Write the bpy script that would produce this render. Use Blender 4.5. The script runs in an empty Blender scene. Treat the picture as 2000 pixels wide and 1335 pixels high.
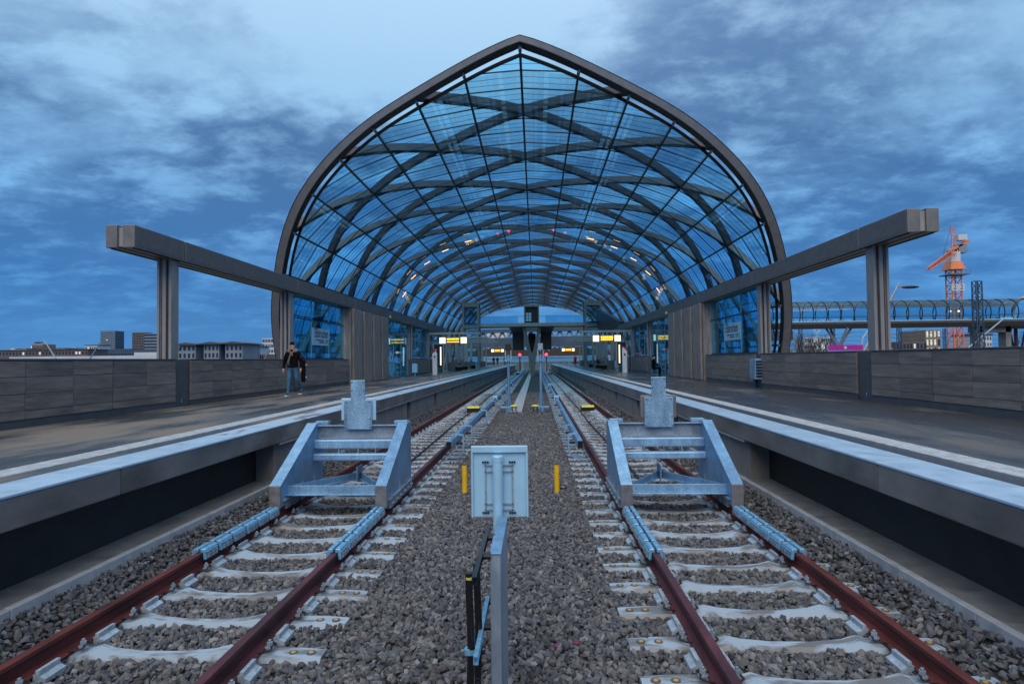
import bpy, bmesh, math, random
import numpy as np
from mathutils import Matrix, Vector
random.seed(7); rng = np.random.default_rng(11)
S = bpy.context.scene
COL = S.collection
R = math.radians

# ------------------------------------------------------------------ camera
CAM = (0.4852, 0.0, 2.0883); F = 1197.9; YAW, PITCH, ROLL = -0.0381, 0.0288, 0.0120
def _tocam(x, y, z):
    cy, sy, cp, sp, cr, sr = (math.cos(YAW), math.sin(YAW), math.cos(PITCH), math.sin(PITCH), math.cos(ROLL), math.sin(ROLL))
    x, y = cy*x - sy*y, sy*x + cy*y
    y, z = cp*y + sp*z, -sp*y + cp*z
    x, z = cr*x - sr*z, sr*x + cr*z
    return x, z, y
_c = [_tocam(1, 0, 0), _tocam(0, 1, 0), _tocam(0, 0, 1)]
right, up, fwd = [Vector((_c[0][i], _c[1][i], _c[2][i])) for i in range(3)]
cd = bpy.data.cameras.new('camera'); cam = bpy.data.objects.new('camera', cd); COL.objects.link(cam)
m = Matrix.Identity(4)
for i in range(3):
    m[i][0], m[i][1], m[i][2], m[i][3] = right[i], up[i], -fwd[i], CAM[i]
cam.matrix_world = m
cd.sensor_width = 36; cd.lens = F/2000*36; cd.clip_start = 0.05; cd.clip_end = 6000
S.camera = cam

# ------------------------------------------------------------------ sky, sun, exposure
W = bpy.data.worlds.new('World'); S.world = W; W.use_nodes = True
nt = W.node_tree; nt.nodes.clear()
def N(t, **k):
    n = nt.nodes.new(t)
    for a, b in k.items(): setattr(n, a, b)
    return n
def LK(a, b): nt.links.new(a, b)
def val(x):
    return x
def MA(op, a, b=None, c=None, clamp=False):
    n = N('ShaderNodeMath', operation=op, use_clamp=clamp)
    for i, q in enumerate((a, b, c)):
        if q is None: continue
        if isinstance(q, (int, float)): n.inputs[i].default_value = q
        else: LK(q, n.inputs[i])
    return n.outputs[0]
def RAMP(fac, stops, ease=False):
    n = N('ShaderNodeValToRGB'); e = n.color_ramp.elements
    n.color_ramp.interpolation = 'EASE' if ease else 'LINEAR'
    while len(e) < len(stops): e.new(0.5)
    for q, (p, c) in zip(e, stops): q.position = p; q.color = (*c, 1) if len(c) == 3 else c
    LK(fac, n.inputs[0]); return n.outputs[0]
def MIXC(f, a, b):
    n = N('ShaderNodeMix', data_type='RGBA'); n.clamp_factor = True
    for i, q in ((0, f), (6, a), (7, b)):
        if isinstance(q, (int, float)): n.inputs[i].default_value = q
        elif isinstance(q, tuple): n.inputs[i].default_value = (*q, 1)
        else: LK(q, n.inputs[i])
    return n.outputs[2]
SUN_EL, SUN_ROT = R(46), R(184)
tc = N('ShaderNodeTexCoord'); sep = N('ShaderNodeSeparateXYZ'); LK(tc.outputs['Generated'], sep.inputs[0])
dx, dy, dz = sep.outputs
el = MA('MAXIMUM', dz, 0.0)
den = MA('ADD', el, 0.22)
cmb = N('ShaderNodeCombineXYZ'); LK(MA('DIVIDE', dx, den), cmb.inputs[0]); LK(MA('DIVIDE', dy, den), cmb.inputs[1])
def NOISE(scale, detail, rough, dist, loc, sc=(1, 1, 1)):
    mp = N('ShaderNodeMapping'); mp.inputs['Location'].default_value = loc; mp.inputs['Scale'].default_value = sc
    LK(cmb.outputs[0], mp.inputs[0])
    n = N('ShaderNodeTexNoise'); n.inputs['Scale'].default_value = scale; n.inputs['Detail'].default_value = detail
    n.inputs['Roughness'].default_value = rough; n.inputs['Distortion'].default_value = dist
    LK(mp.outputs[0], n.inputs[0]); return n.outputs[0]
big = NOISE(1.15, 9, 0.60, 0.15, (3.7, 1.3, 0), (1.0, 1.35, 1))
fine = NOISE(3.4, 11, 0.62, 0.12, (0.4, 5.1, 0), (1, 1.2, 1))
# a rift in the cloud towards the upper left of the hall
gx = MA('DIVIDE', MA('SUBTRACT', dx, -0.27), 0.34); gz = MA('DIVIDE', MA('SUBTRACT', dz, 0.50), 0.14)
gy = MA('GREATER_THAN', dy, 0.0)
rift = MA('MULTIPLY', MA('EXPONENT', MA('MULTIPLY', MA('ADD', MA('MULTIPLY', gx, gx), MA('MULTIPLY', gz, gz)), -1.0)), gy)
cov = MA('SUBTRACT', MA('ADD', MA('MULTIPLY', big, 0.66), MA('MULTIPLY', fine, 0.34)), MA('MULTIPLY', rift, 0.26))
cmask = MA('SMOOTHSTEP', 0.36, 0.54, cov) if False else None
mr = N('ShaderNodeMapRange', interpolation_type='SMOOTHSTEP'); LK(cov, mr.inputs[0]); mr.inputs[1].default_value = 0.35; mr.inputs[2].default_value = 0.50
cmask = mr.outputs[0]
clear = RAMP(el, [(0.0, (0.042, 0.185, 0.43)), (0.10, (0.062, 0.225, 0.50)), (0.24, (0.145, 0.335, 0.58)), (0.42, (0.25, 0.42, 0.60)), (0.6, (0.36, 0.52, 0.68)), (1.0, (0.56, 0.66, 0.76))])
cloud = RAMP(el, [(0.0, (0.030, 0.145, 0.345)), (0.12, (0.026, 0.120, 0.315)), (0.30, (0.044, 0.115, 0.255)), (0.50, (0.092, 0.180, 0.335)), (0.7, (0.30, 0.42, 0.56)), (1.0, (0.50, 0.60, 0.70))])
mr2 = N('ShaderNodeMapRange', interpolation_type='SMOOTHSTEP'); LK(fine, mr2.inputs[0]); mr2.inputs[1].default_value = 0.44; mr2.inputs[2].default_value = 0.70
lit = MIXC(MA('MULTIPLY', mr2.outputs[0], 0.75), cloud, clear)
skycol = MIXC(cmask, clear, lit)
low = N('ShaderNodeMapRange', interpolation_type='SMOOTHSTEP'); LK(el, low.inputs[0]); low.inputs[1].default_value = 0.0; low.inputs[2].default_value = 0.11
low.inputs[3].default_value = 0.6; low.inputs[4].default_value = 0.0
skycol = MIXC(low.outputs[0], skycol, (0.034, 0.155, 0.375))
sky = N('ShaderNodeTexSky', sky_type='NISHITA'); sky.sun_disc = False; sky.sun_elevation = SUN_EL; sky.sun_rotation = SUN_ROT
sky.air_density = 1.2; sky.dust_density = 1.0; sky.ozone_density = 2.0
bg1 = N('ShaderNodeBackground'); LK(sky.outputs[0], bg1.inputs[0]); bg1.inputs[1].default_value = 0.06
bg2 = N('ShaderNodeBackground'); LK(skycol, bg2.inputs[0]); bg2.inputs[1].default_value = 1.0
mx = N('ShaderNodeMixShader'); mx.inputs[0].default_value = 0.95
LK(bg1.outputs[0], mx.inputs[1]); LK(bg2.outputs[0], mx.inputs[2])
wo = N('ShaderNodeOutputWorld'); LK(mx.outputs[0], wo.inputs[0])
sd = bpy.data.lights.new('sun', 'SUN'); sun = bpy.data.objects.new('sun', sd); COL.objects.link(sun)
sd.energy = 1.5; sd.angle = R(60); sd.color = (1.0, 0.85, 0.72)
# sky rotation 0 = +Y, clockwise seen from above; the lamp's -Z points away from the sun
az = SUN_ROT
sv = Vector((math.sin(az)*math.cos(SUN_EL), math.cos(az)*math.cos(SUN_EL), math.sin(SUN_EL)))
sun.rotation_euler = sv.to_track_quat('Z', 'Y').to_euler(); sun.location = (0, -20, 40)
S.view_settings.view_transform = 'Standard'; S.view_settings.look = 'None'; S.view_settings.exposure = 0.62; S.view_settings.gamma = 1.0
S.view_settings.use_curve_mapping = False
S.cycles.transparent_max_bounces = 24; S.cycles.max_bounces = 8

# ------------------------------------------------------------------ materials
MATS = {}
def mat(name, col, rough=0.6, metal=0.0, var=0.25, scale=6.0, bump=0.0, bscale=60.0, stretch=(1, 1, 1), emit=None, estr=0.0, spec=0.5, rvar=0.0, col2=None, thr=None, coord='Object'):
    """Principled with noise-driven colour, roughness and relief"""
    mt = bpy.data.materials.new(name); mt.use_nodes = True; t = mt.node_tree; b = t.nodes['Principled BSDF']
    L = t.links.new
    tcn = t.nodes.new('ShaderNodeTexCoord'); mp = t.nodes.new('ShaderNodeMapping'); mp.inputs['Scale'].default_value = stretch
    L(tcn.outputs[coord], mp.inputs[0])
    oi = t.nodes.new('ShaderNodeObjectInfo'); om = t.nodes.new('ShaderNodeVectorMath'); om.operation = 'SCALE'; om.inputs[0].default_value = (31, 57, 13); L(oi.outputs['Random'], om.inputs['Scale']); L(om.outputs[0], mp.inputs['Location'])
    n1 = t.nodes.new('ShaderNodeTexNoise'); n1.inputs['Scale'].default_value = scale; n1.inputs['Detail'].default_value = 7; n1.inputs['Roughness'].default_value = 0.62
    L(mp.outputs[0], n1.inputs[0])
    cr = t.nodes.new('ShaderNodeValToRGB'); e = cr.color_ramp.elements
    c2 = col2 if col2 else tuple(min(1, c*(1+var)) for c in col)
    c1 = col if col2 else tuple(c*(1-var) for c in col)
    lo, hi = thr if thr else (0.32, 0.68)
    e[0].position = lo; e[0].color = (*c1, 1); e[1].position = hi; e[1].color = (*c2, 1)
    L(n1.outputs[0], cr.inputs[0]); L(cr.outputs[0], b.inputs['Base Color'])
    b.inputs['Roughness'].default_value = rough; b.inputs['Metallic'].default_value = metal; b.inputs['Specular IOR Level'].default_value = spec
    if rvar:
        mr = t.nodes.new('ShaderNodeMapRange'); mr.inputs[1].default_value = lo; mr.inputs[2].default_value = hi
        mr.inputs[3].default_value = max(0.05, rough-rvar); mr.inputs[4].default_value = min(1, rough+rvar)
        L(n1.outputs[0], mr.inputs[0]); L(mr.outputs[0], b.inputs['Roughness'])
    if bump:
        n2 = t.nodes.new('ShaderNodeTexNoise'); n2.inputs['Scale'].default_value = bscale; n2.inputs['Detail'].default_value = 4
        L(mp.outputs[0], n2.inputs[0])
        bp = t.nodes.new('ShaderNodeBump'); bp.inputs['Strength'].default_value = bump; bp.inputs['Distance'].default_value = 0.02
        L(n2.outputs[0], bp.inputs['Height']); L(bp.outputs[0], b.inputs['Normal'])
    if emit:
        b.inputs['Emission Color'].default_value = (*emit, 1); b.inputs['Emission Strength'].default_value = estr
    MATS[name] = mt; return mt
def spangle(name, col, metal, rough, scale=55, amt=0.16):
    mt = mat(name, col, rough, metal, 0.24, 3.2, 0.06, 90, (1.6, 1.6, .55), rvar=0.12); t = mt.node_tree; b = t.nodes['Principled BSDF']; L = t.links.new
    v = t.nodes.new('ShaderNodeTexVoronoi'); v.inputs['Scale'].default_value = scale; tcn = [n for n in t.nodes if n.type == 'TEX_COORD'][0]
    L(tcn.outputs['Object'], v.inputs['Vector'])
    hs = t.nodes.new('ShaderNodeMix'); hs.data_type = 'RGBA'; hs.blend_type = 'OVERLAY'; hs.inputs[0].default_value = amt
    bw = t.nodes.new('ShaderNodeSeparateColor'); L(v.outputs['Color'], bw.inputs[0])
    src = b.inputs['Base Color'].links[0].from_socket
    cc = t.nodes.new('ShaderNodeCombineColor')
    for i in range(3): L(bw.outputs[0], cc.inputs[i])
    L(src, hs.inputs[6]); L(cc.outputs[0], hs.inputs[7]); L(hs.outputs[2], b.inputs['Base Color']); return mt
def glass(name, tint, refl=1.0, rough=0.02):
    mt = bpy.data.materials.new(name); mt.use_nodes = True; t = mt.node_tree; t.nodes.clear(); L = t.links.new
    tr = t.nodes.new('ShaderNodeBsdfTransparent'); tr.inputs[0].default_value = (*tint, 1)
    gl = t.nodes.new('ShaderNodeBsdfGlossy'); gl.inputs['Roughness'].default_value = rough; gl.inputs[0].default_value = (0.8, 0.9, 1, 1)
    fr = t.nodes.new('ShaderNodeFresnel'); fr.inputs[0].default_value = 1.45
    mm = t.nodes.new('ShaderNodeMath'); mm.operation = 'MULTIPLY'; mm.inputs[1].default_value = refl; L(fr.outputs[0], mm.inputs[0])
    ms = t.nodes.new('ShaderNodeMixShader'); L(mm.outputs[0], ms.inputs[0]); L(tr.outputs[0], ms.inputs[1]); L(gl.outputs[0], ms.inputs[2])
    o = t.nodes.new('ShaderNodeOutputMaterial'); L(ms.outputs[0], o.inputs[0]); MATS[name] = mt; return mt
mat('rust', (0.105, 0.022, 0.020), 0.62, 0.15, 0.55, 5, 0.3, 40, (1, 0.35, 1), rvar=0.12)
mat('rust_inner', (0.075, 0.020, 0.028), 0.55, 0.2, 0.55, 5, 0.3, 40, (1, 0.35, 1), rvar=0.12)
mat('rust_dark', (0.030, 0.014, 0.013), 0.65, 0.2, 0.4, 12)
mat('sleeper', (0.15, 0.155, 0.165), 0.55, 0, 0.3, 2.2, 0.12, 55, (0.9, 3.2, 1), col2=(0.30, 0.385, 0.47), thr=(0.43, 0.53), rvar=0.2)
mat('damper', (0.30, 0.38, 0.46), 0.5, 0.1, 0.3, 18, 0.2, 60)
spangle('galv', (0.17, 0.33, 0.52), 0.45, 0.42)
spangle('galv_bright', (0.23, 0.42, 0.62), 0.4, 0.42, 80, .2)
spangle('galv_dull', (0.26, 0.33, 0.40), 0.45, 0.5)
mat('clamp_paint', (0.18, 0.42, 0.64), 0.35, 0.35, 0.25, 22, 0.15, 70)
mat('pale_paint', (0.32, 0.56, 0.74), 0.42, 0.1, 0.08, 5, 0.02)
mat('steel_paint', (0.18, 0.172, 0.170), 0.42, 0.35, 0.14, 3.5, 0.03, 120, rvar=0.06)
mat('steel_panel', (0.15, 0.145, 0.145), 0.5, 0.3, 0.16, 9, 0.25, 160)
mat('steel_light', (0.27, 0.265, 0.265), 0.45, 0.25, 0.15, 4, 0.03, 120, (1, 1, 0.3))
mat('steel_dark', (0.022, 0.022, 0.025), 0.4, 0.4, 0.25, 6)
mat('portal_paint', (0.235, 0.228, 0.232), 0.45, 0.3, 0.13, 2.2, 0.02)
mat('lattice_paint', (0.082, 0.080, 0.100), 0.5, 0.2, 0.2, 1.5)
mat('plinth', (0.090, 0.098, 0.112), 0.5, 0.3, 0.15, 3)
mat('tile', (0.115, 0.101, 0.091), 0.48, 0.05, 0.4, 2.2, 0.25, 30, (3, 0.6, 5), col2=(0.240, 0.210, 0.187), rvar=0.12)
mat('tile_b', (0.145, 0.126, 0.112), 0.5, 0.05, 0.4, 2.6, 0.25, 30, (3, 0.6, 5), col2=(0.265, 0.230, 0.205), rvar=0.12)
mat('tile_c', (0.096, 0.087, 0.081), 0.45, 0.05, 0.4, 1.9, 0.25, 30, (3, 0.6, 5), col2=(0.205, 0.183, 0.166), rvar=0.12)
mat('coping', (0.34, 0.48, 0.62), 0.36, 0, 0.07, 3.5, 0.08, 80, rvar=0.12)
mat('coping_worn', (0.24, 0.24, 0.24), 0.4, 0, 0.3, 2.4, 0.1, 70, (1, 0.35, 1), col2=(0.34, 0.47, 0.60), thr=(0.40, 0.47), rvar=0.12)
mat('tactile', (0.50, 0.53, 0.55), 0.5, 0, 0.25, 8, 0.1, 90)
mat('fascia', (0.15, 0.142, 0.138), 0.5, 0, 0.5, 1.2, 0.12, 40, (1, 0.6, 1.3), rvar=0.1)
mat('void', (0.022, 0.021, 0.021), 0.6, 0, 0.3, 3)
mat('concrete', (0.20, 0.195, 0.19), 0.75, 0, 0.25, 1.6, 0.2, 45, (1, 1, 0.4))
mat('slab', (0.17, 0.17, 0.17), 0.6, 0, 0.25, 4, 0.15, 60, rvar=0.1)
mat('kerb', (0.34, 0.36, 0.38), 0.6, 0, 0.2, 5, 0.15, 60)
mat('asphalt_dry', (0.095, 0.084, 0.072), 0.7, 0, 0.3, 0.8, 0.3, 160, (1.6, 0.5, 1), col2=(0.032, 0.033, 0.037), thr=(0.42, 0.55), rvar=-0.0)
mat('pylon', (0.225, 0.20, 0.182), 0.6, 0, 0.35, 3.0, 0.4, 24, (2.5, 2.5, 0.45))
mat('pylon_rib', (0.20, 0.185, 0.175), 0.5, 0.1, 0.2, 3.0, 0.05, 40)
mat('ground', (0.06, 0.065, 0.06), 0.9, 0, 0.4, 0.05)
mat('ballast_base', (0.030, 0.029, 0.029), 0.9, 0, 0.5, 30, 1.0, 40)
mat('white_paint', (0.70, 0.72, 0.74), 0.45, 0, 0.08, 3)
mat('red_paint', (0.55, 0.03, 0.03), 0.4, 0, 0.1, 3)
mat('yellow_paint', (0.72, 0.43, 0.01), 0.45, 0, 0.12, 6)
mat('yellow_plastic', (0.62, 0.55, 0.06), 0.5, 0, 0.15, 8)
mat('marker', (0.45, 0.29, 0.07), 0.5, 0, 0.2, 30)
mat('marker_rim', (0.09, 0.08, 0.075), 0.7, 0, 0.2, 30)
mat('black_rubber', (0.008, 0.008, 0.009), 0.35, 0, 0.3, 20)
mat('black_steel', (0.020, 0.024, 0.036), 0.35, 0.4, 0.2, 20)
mat('purple_stain', (0.13, 0.02, 0.07), 0.6, 0, 0.3, 30)
mat('magenta', (0.42, 0.010, 0.30), 0.45, 0, 0.06, 3)
mat('orange', (0.70, 0.20, 0.06), 0.5, 0, 0.2, 2)
mat('amber', (0.5, 0.2, 0.0), 0.5, emit=(1.0, 0.45, 0.02), estr=2.2)
mat('lamp_white', (0.8, 0.8, 0.7), 0.5, emit=(1.0, 0.84, 0.56), estr=0.9)
mat('glint_warm', (0.8, 0.7, 0.5), 0.5, emit=(1.0, 0.50, 0.18), estr=1.6)  # glow for the imitated reflections under the roof, not a lamp
mat('lamp_red', (0.8, 0.0, 0.0), 0.4, emit=(1.0, 0.02, 0.05), estr=6)
mat('screen_dark', (0.02, 0.008, 0.004), 0.3)
mat('ink', (0.02, 0.02, 0.025), 0.6)
mat('green_ink', (0.03, 0.35, 0.12), 0.6)
mat('bld_dark', (0.05, 0.085, 0.13), 0.35, 0.1, 0.2, 0.2)
mat('bld_brown', (0.11, 0.092, 0.095), 0.6, 0, 0.2, 0.2)
mat('bld_grey', (0.19, 0.24, 0.30), 0.7, 0, 0.15, 0.1)
mat('bld_pale', (0.42, 0.50, 0.58), 0.7, 0, 0.1, 0.1)
mat('bld_tan', (0.22, 0.17, 0.13), 0.7, 0, 0.15, 0.1)
mat('bld_roof', (0.07, 0.07, 0.078), 0.7, 0, 0.2, 0.2)
mat('bld_white', (0.52, 0.56, 0.60), 0.6, 0, 0.06, 0.1)
mat('window_dark', (0.020, 0.035, 0.055), 0.12, 0, 0.3, 0.6)
mat('window_lit', (0.5, 0.5, 0.45), 0.3, emit=(0.95, 0.93, 0.8), estr=0.28)
mat('bark', (0.055, 0.042, 0.035), 0.9, 0, 0.3, 5)
mat('bush', (0.050, 0.040, 0.034), 0.9, 0, 0.4, 3)
mat('hoarding', (0.16, 0.36, 0.60), 0.5, 0, 0.12, 0.3)
mat('skin', (0.52, 0.30, 0.24), 0.5, 0, 0.06, 20)
mat('hair', (0.012, 0.010, 0.010), 0.6, 0, 0.3, 40)
mat('jacket', (0.004, 0.004, 0.005), 0.8, 0, 0.3, 12, 0.3, 14, spec=0.12)
mat('jeans', (0.030, 0.110, 0.200), 0.8, 0, 0.35, 9, 0.35, 16)
mat('fur', (0.25, 0.19, 0.14), 0.95, 0, 0.5, 45, 1.0, 60)
mat('scarf', (0.13, 0.12, 0.10), 0.9, 0, 0.35, 25, 0.4, 50)
mat('shoe', (0.02, 0.022, 0.03), 0.6)
glass('glass_roof', (0.46, 0.84, 1.0), 0.32)
glass('glass_wall', (0.52, 0.90, 1.0), 0.5)
glass('glass_clear', (0.60, 0.85, 0.93), 1.0)
# ballast: stone colour from a per-stone attribute
mt = mat('stone', (0.1, 0.1, 0.1), 0.72, 0, 0.3, 40, 0.25, 90, spec=0.4); t = mt.node_tree
at = t.nodes.new('ShaderNodeAttribute'); at.attribute_name = 'tone'
mm = t.nodes.new('ShaderNodeMix'); mm.data_type = 'RGBA'; mm.blend_type = 'MULTIPLY'; mm.inputs[0].default_value = 0.5
n1 = [n for n in t.nodes if n.type == 'TEX_NOISE'][0]
t.links.new(at.outputs['Color'], mm.inputs[6]); t.links.new(n1.outputs[0], mm.inputs[7]); t.links.new(mm.outputs[2], t.nodes['Principled BSDF'].inputs['Base Color'])
# wet platform: roughness falls where the asphalt is dark
mt = mat('asphalt', (0.050, 0.050, 0.054), 0.5, 0, 0.3, 0.55, 0.35, 130, (1.9, 0.5, 1), col2=(0.165, 0.140, 0.118), thr=(0.44, 0.58))
t = mt.node_tree; n1 = [n for n in t.nodes if n.type == 'TEX_NOISE'][0]
mr = t.nodes.new('ShaderNodeMapRange'); mr.inputs[1].default_value = 0.40; mr.inputs[2].default_value = 0.60; mr.inputs[3].default_value = 0.16; mr.inputs[4].default_value = 0.75
t.links.new(n1.outputs[0], mr.inputs[0]); t.links.new(mr.outputs[0], t.nodes['Principled BSDF'].inputs['Roughness'])
mt2 = mt.copy(); mt2.name = 'asphalt_wet'; MATS['asphalt_wet'] = mt2
for n in mt2.node_tree.nodes:
    if n.type == 'VALTORGB': n.color_ramp.elements[0].position = 0.53; n.color_ramp.elements[1].position = 0.68; n.color_ramp.elements[1].color = (0.115, 0.103, 0.094, 1)
    if n.type == 'MAP_RANGE': n.inputs[1].default_value = 0.48; n.inputs[2].default_value = 0.72

# ------------------------------------------------------------------ mesh helpers
def worldpos(o):
    p = Vector((0, 0, 0))
    while o: p += Vector(o.location); o = o.parent
    return p
class MB:
    def __init__(s): s.v = []; s.f = []
    def add(s, vs, fs):
        o = len(s.v); s.v += [tuple(q) for q in vs]; s.f += [tuple(i+o for i in q) for q in fs]; return s
    def hexa(s, p):  # 4 bottom, 4 top
        return s.add(p, [(3, 2, 1, 0), (4, 5, 6, 7), (0, 1, 5, 4), (1, 2, 6, 5), (2, 3, 7, 6), (3, 0, 4, 7)])
    def box(s, x0, x1, y0, y1, z0, z1):
        if x0 > x1: x0, x1 = x1, x0
        if y0 > y1: y0, y1 = y1, y0
        if z0 > z1: z0, z1 = z1, z0
        return s.hexa([(x0, y0, z0), (x1, y0, z0), (x1, y1, z0), (x0, y1, z0), (x0, y0, z1), (x1, y0, z1), (x1, y1, z1), (x0, y1, z1)])
    def extr(s, prof, axis, a, b):
        def P(p, t):
            return {'y': (p[0], t, p[1]), 'x': (t, p[0], p[1]), 'z': (p[0], p[1], t)}[axis]
        n = len(prof); vs = [P(p, a) for p in prof] + [P(p, b) for p in prof]
        return s.add(vs, [tuple(range(n))[::-1], tuple(range(n, 2*n))] + [(i, (i+1) % n, (i+1) % n+n, i+n) for i in range(n)])
    def bar(s, p, q, w, h, upv=(0, 0, 1)):
        p, q = Vector(p), Vector(q); d = (q-p).normalized(); u = Vector(upv)
        if abs(d.dot(u)) > 0.99: u = Vector((0, 1, 0))
        a = d.cross(u).normalized()*w/2; b = a.cross(d).normalized()*h/2
        return s.hexa([p-a-b, p+a-b, q+a-b, q-a-b, p-a+b, p+a+b, q+a+b, q-a+b])
    def tube(s, pts, r, n=10, closed=False):
        pts = [Vector(p) for p in pts]; k = len(pts); rs = r if isinstance(r, (list, tuple)) else [r]*k
        base = len(s.v); ref = None
        for i, p in enumerate(pts):
            d = (pts[min(i+1, k-1)]-pts[max(i-1, 0)]).normalized() if not closed else (pts[(i+1) % k]-pts[i-1]).normalized()
            if ref is None:
                ref = d.cross(Vector((0, 0, 1)) if abs(d.z) < 0.9 else Vector((1, 0, 0))).normalized()
            a = (ref-d*ref.dot(d)).normalized(); ref = a; b = d.cross(a)
            for j in range(n):
                t = 2*math.pi*j/n; s.v.append(tuple(p+(a*math.cos(t)+b*math.sin(t))*rs[i]))
        for i in range(k if closed else k-1):
            i2 = (i+1) % k
            for j in range(n):
                j2 = (j+1) % n; s.f.append((base+i*n+j, base+i*n+j2, base+i2*n+j2, base+i2*n+j))
        if not closed:
            s.f.append(tuple(base+j for j in range(n))[::-1]); s.f.append(tuple(base+(k-1)*n+j for j in range(n)))
        return s
    def sweep(s, path, w, h, frames):
        """box section along path; frames = list of (side, normal) per point"""
        base = len(s.v)
        for p, (a, nn) in zip(path, frames):
            p, a, nn = Vector(p), Vector(a), Vector(nn)
            for u, v in ((-1, -1), (1, -1), (1, 1), (-1, 1)): s.v.append(tuple(p+a*(u*w/2)+nn*(v*h/2)))
        k = len(path)
        for i in range(k-1):
            for j in range(4):
                j2 = (j+1) % 4; s.f.append((base+i*4+j, base+i*4+j2, base+i*4+4+j2, base+i*4+4+j))
        s.f.append((base+3, base+2, base+1, base)); e = base+(k-1)*4; s.f.append((e, e+1, e+2, e+3)); return s
    def ell(s, c, rx, ry, rz, n=10, mm=7):
        vs = [(c[0], c[1], c[2]+rz)]; fs = []
        for i in range(1, mm):
            t = math.pi*i/mm
            for j in range(n):
                u = 2*math.pi*j/n; vs.append((c[0]+rx*math.sin(t)*math.cos(u), c[1]+ry*math.sin(t)*math.sin(u), c[2]+rz*math.cos(t)))
        vs.append((c[0], c[1], c[2]-rz)); L = len(vs)-1
        for j in range(n):
            j2 = (j+1) % n; fs.append((0, 1+j, 1+j2)); fs.append((L, L-n+j2, L-n+j))
            for i in range(mm-2): fs.append((1+i*n+j, 1+(i+1)*n+j, 1+(i+1)*n+j2, 1+i*n+j2))
        return s.add(vs, fs)
    def mesh(s, name, mt, org=(0, 0, 0), smooth=False):
        me = bpy.data.meshes.new(name)
        me.from_pydata([(a-org[0], b-org[1], c-org[2]) for a, b, c in s.v], [], s.f)
        bm = bmesh.new(); bm.from_mesh(me); bmesh.ops.recalc_face_normals(bm, faces=bm.faces); bm.to_mesh(me); bm.free()
        me.materials.append(MATS[mt])
        if smooth: me.polygons.foreach_set('use_smooth', [True]*len(me.polygons))
        return me
    def build(s, name, mt, parent=None, smooth=False, bevel=0.0, origin=None):
        org = worldpos(parent) if parent else Vector(origin or (0, 0, 0))
        me = s.mesh(name, mt, org, smooth)
        o = bpy.data.objects.new(name, me); COL.objects.link(o)
        if parent: o.parent = parent
        elif origin: o.location = origin
        if bevel:
            b = o.modifiers.new('bevel', 'BEVEL'); b.width = bevel; b.segments = 2; b.limit_method = 'ANGLE'; b.angle_limit = R(40)
        return o
def tag(o, label, cat, group=None):
    o['label'] = label; o['category'] = cat
    if group: o['group'] = group
    return o
def thing(name, label, cat, loc=(0, 0, 0), group=None, rz=0):
    o = bpy.data.objects.new(name, None); COL.objects.link(o); o.location = loc; o.rotation_euler = (0, 0, rz); o.empty_display_size = 0.2
    return tag(o, label, cat, group)
def struct(name, mb, mt, **k):
    o = mb.build(name, mt, **k); o['kind'] = 'structure'; return o
def inst(name, me, parent, loc=(0, 0, 0), rz=0):
    o = bpy.data.objects.new(name, me); COL.objects.link(o); o.parent = parent; o.location = loc; o.rotation_euler = (0, 0, rz); return o
def copy_tree(o, parent=None):
    c = o.copy(); COL.objects.link(c); c.parent = parent
    for ch in o.children: copy_tree(ch, c)
    return c
def text(name, s, size, mt, parent, loc, rot, ext=0.004, sx=1.0, align='CENTER'):
    cu = bpy.data.curves.new(name, 'FONT'); cu.body = s; cu.size = size; cu.extrude = ext; cu.align_x = align; cu.align_y = 'CENTER'
    to = bpy.data.objects.new(name+'_c', cu); COL.objects.link(to)
    dg = bpy.context.evaluated_depsgraph_get(); me = bpy.data.meshes.new_from_object(to.evaluated_get(dg)); bpy.data.objects.remove(to)
    me.materials.clear(); me.materials.append(MATS[mt])
    o = bpy.data.objects.new(name, me); COL.objects.link(o); o.rotation_euler = rot; o.scale = (sx, 1, 1)
    o.parent = parent; o.location = Vector(loc)-worldpos(parent); return o

# ------------------------------------------------------------------ dimensions
T = 2.5; G = 0.7525; XP = 3.94; ZP = 1.0; XW = 8.5; ZW = 2.21; ZBB, ZBT = 4.70, 5.21; YB0 = 13.3
COLY = [15.1+7.42*i for i in range(7)]
YPORT = 25.0; BAY = 7.45; YEND = 137.0
# ------------------------------------------------------------------ ground and track bed
g = MB(); g.add([(-3000, -300, -7), (3000, -300, -7), (3000, 4500, -7), (-3000, 4500, -7)], [(0, 1, 2, 3)]); struct('ground', g, 'ground')
def bedz(x, y):
    ax = np.abs(x); z = np.full_like(ax, -0.215)
    z = np.where(ax < 1.1, -0.20+0.03*np.cos(np.clip(ax, 0, 1.1)/1.1*math.pi/2), z)
    z = np.where(ax > 3.55, -0.215+0.20*np.clip((ax-3.55)/0.36, 0, 1), z)
    return z
g = MB(); xs = np.linspace(-4.05, 4.05, 55)
prof = [(float(x), float(bedz(np.array([x]), 0)[0])-0.035) for x in xs]
g.extr(prof+[(4.05, -1.2), (-4.05, -1.2)], 'y', 1.0, 134.0); struct('track_bed', g, 'ballast_base')
g = MB(); g.box(-9.6, 9.6, 1.0, 139, -7, -1.25); struct('viaduct', g, 'concrete')
for q in (-1, 1):
    g = MB(); g.box(q*9.62, q*20, 24, 152, -7, -4.2); struct('side_apron', g, 'concrete')
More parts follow.
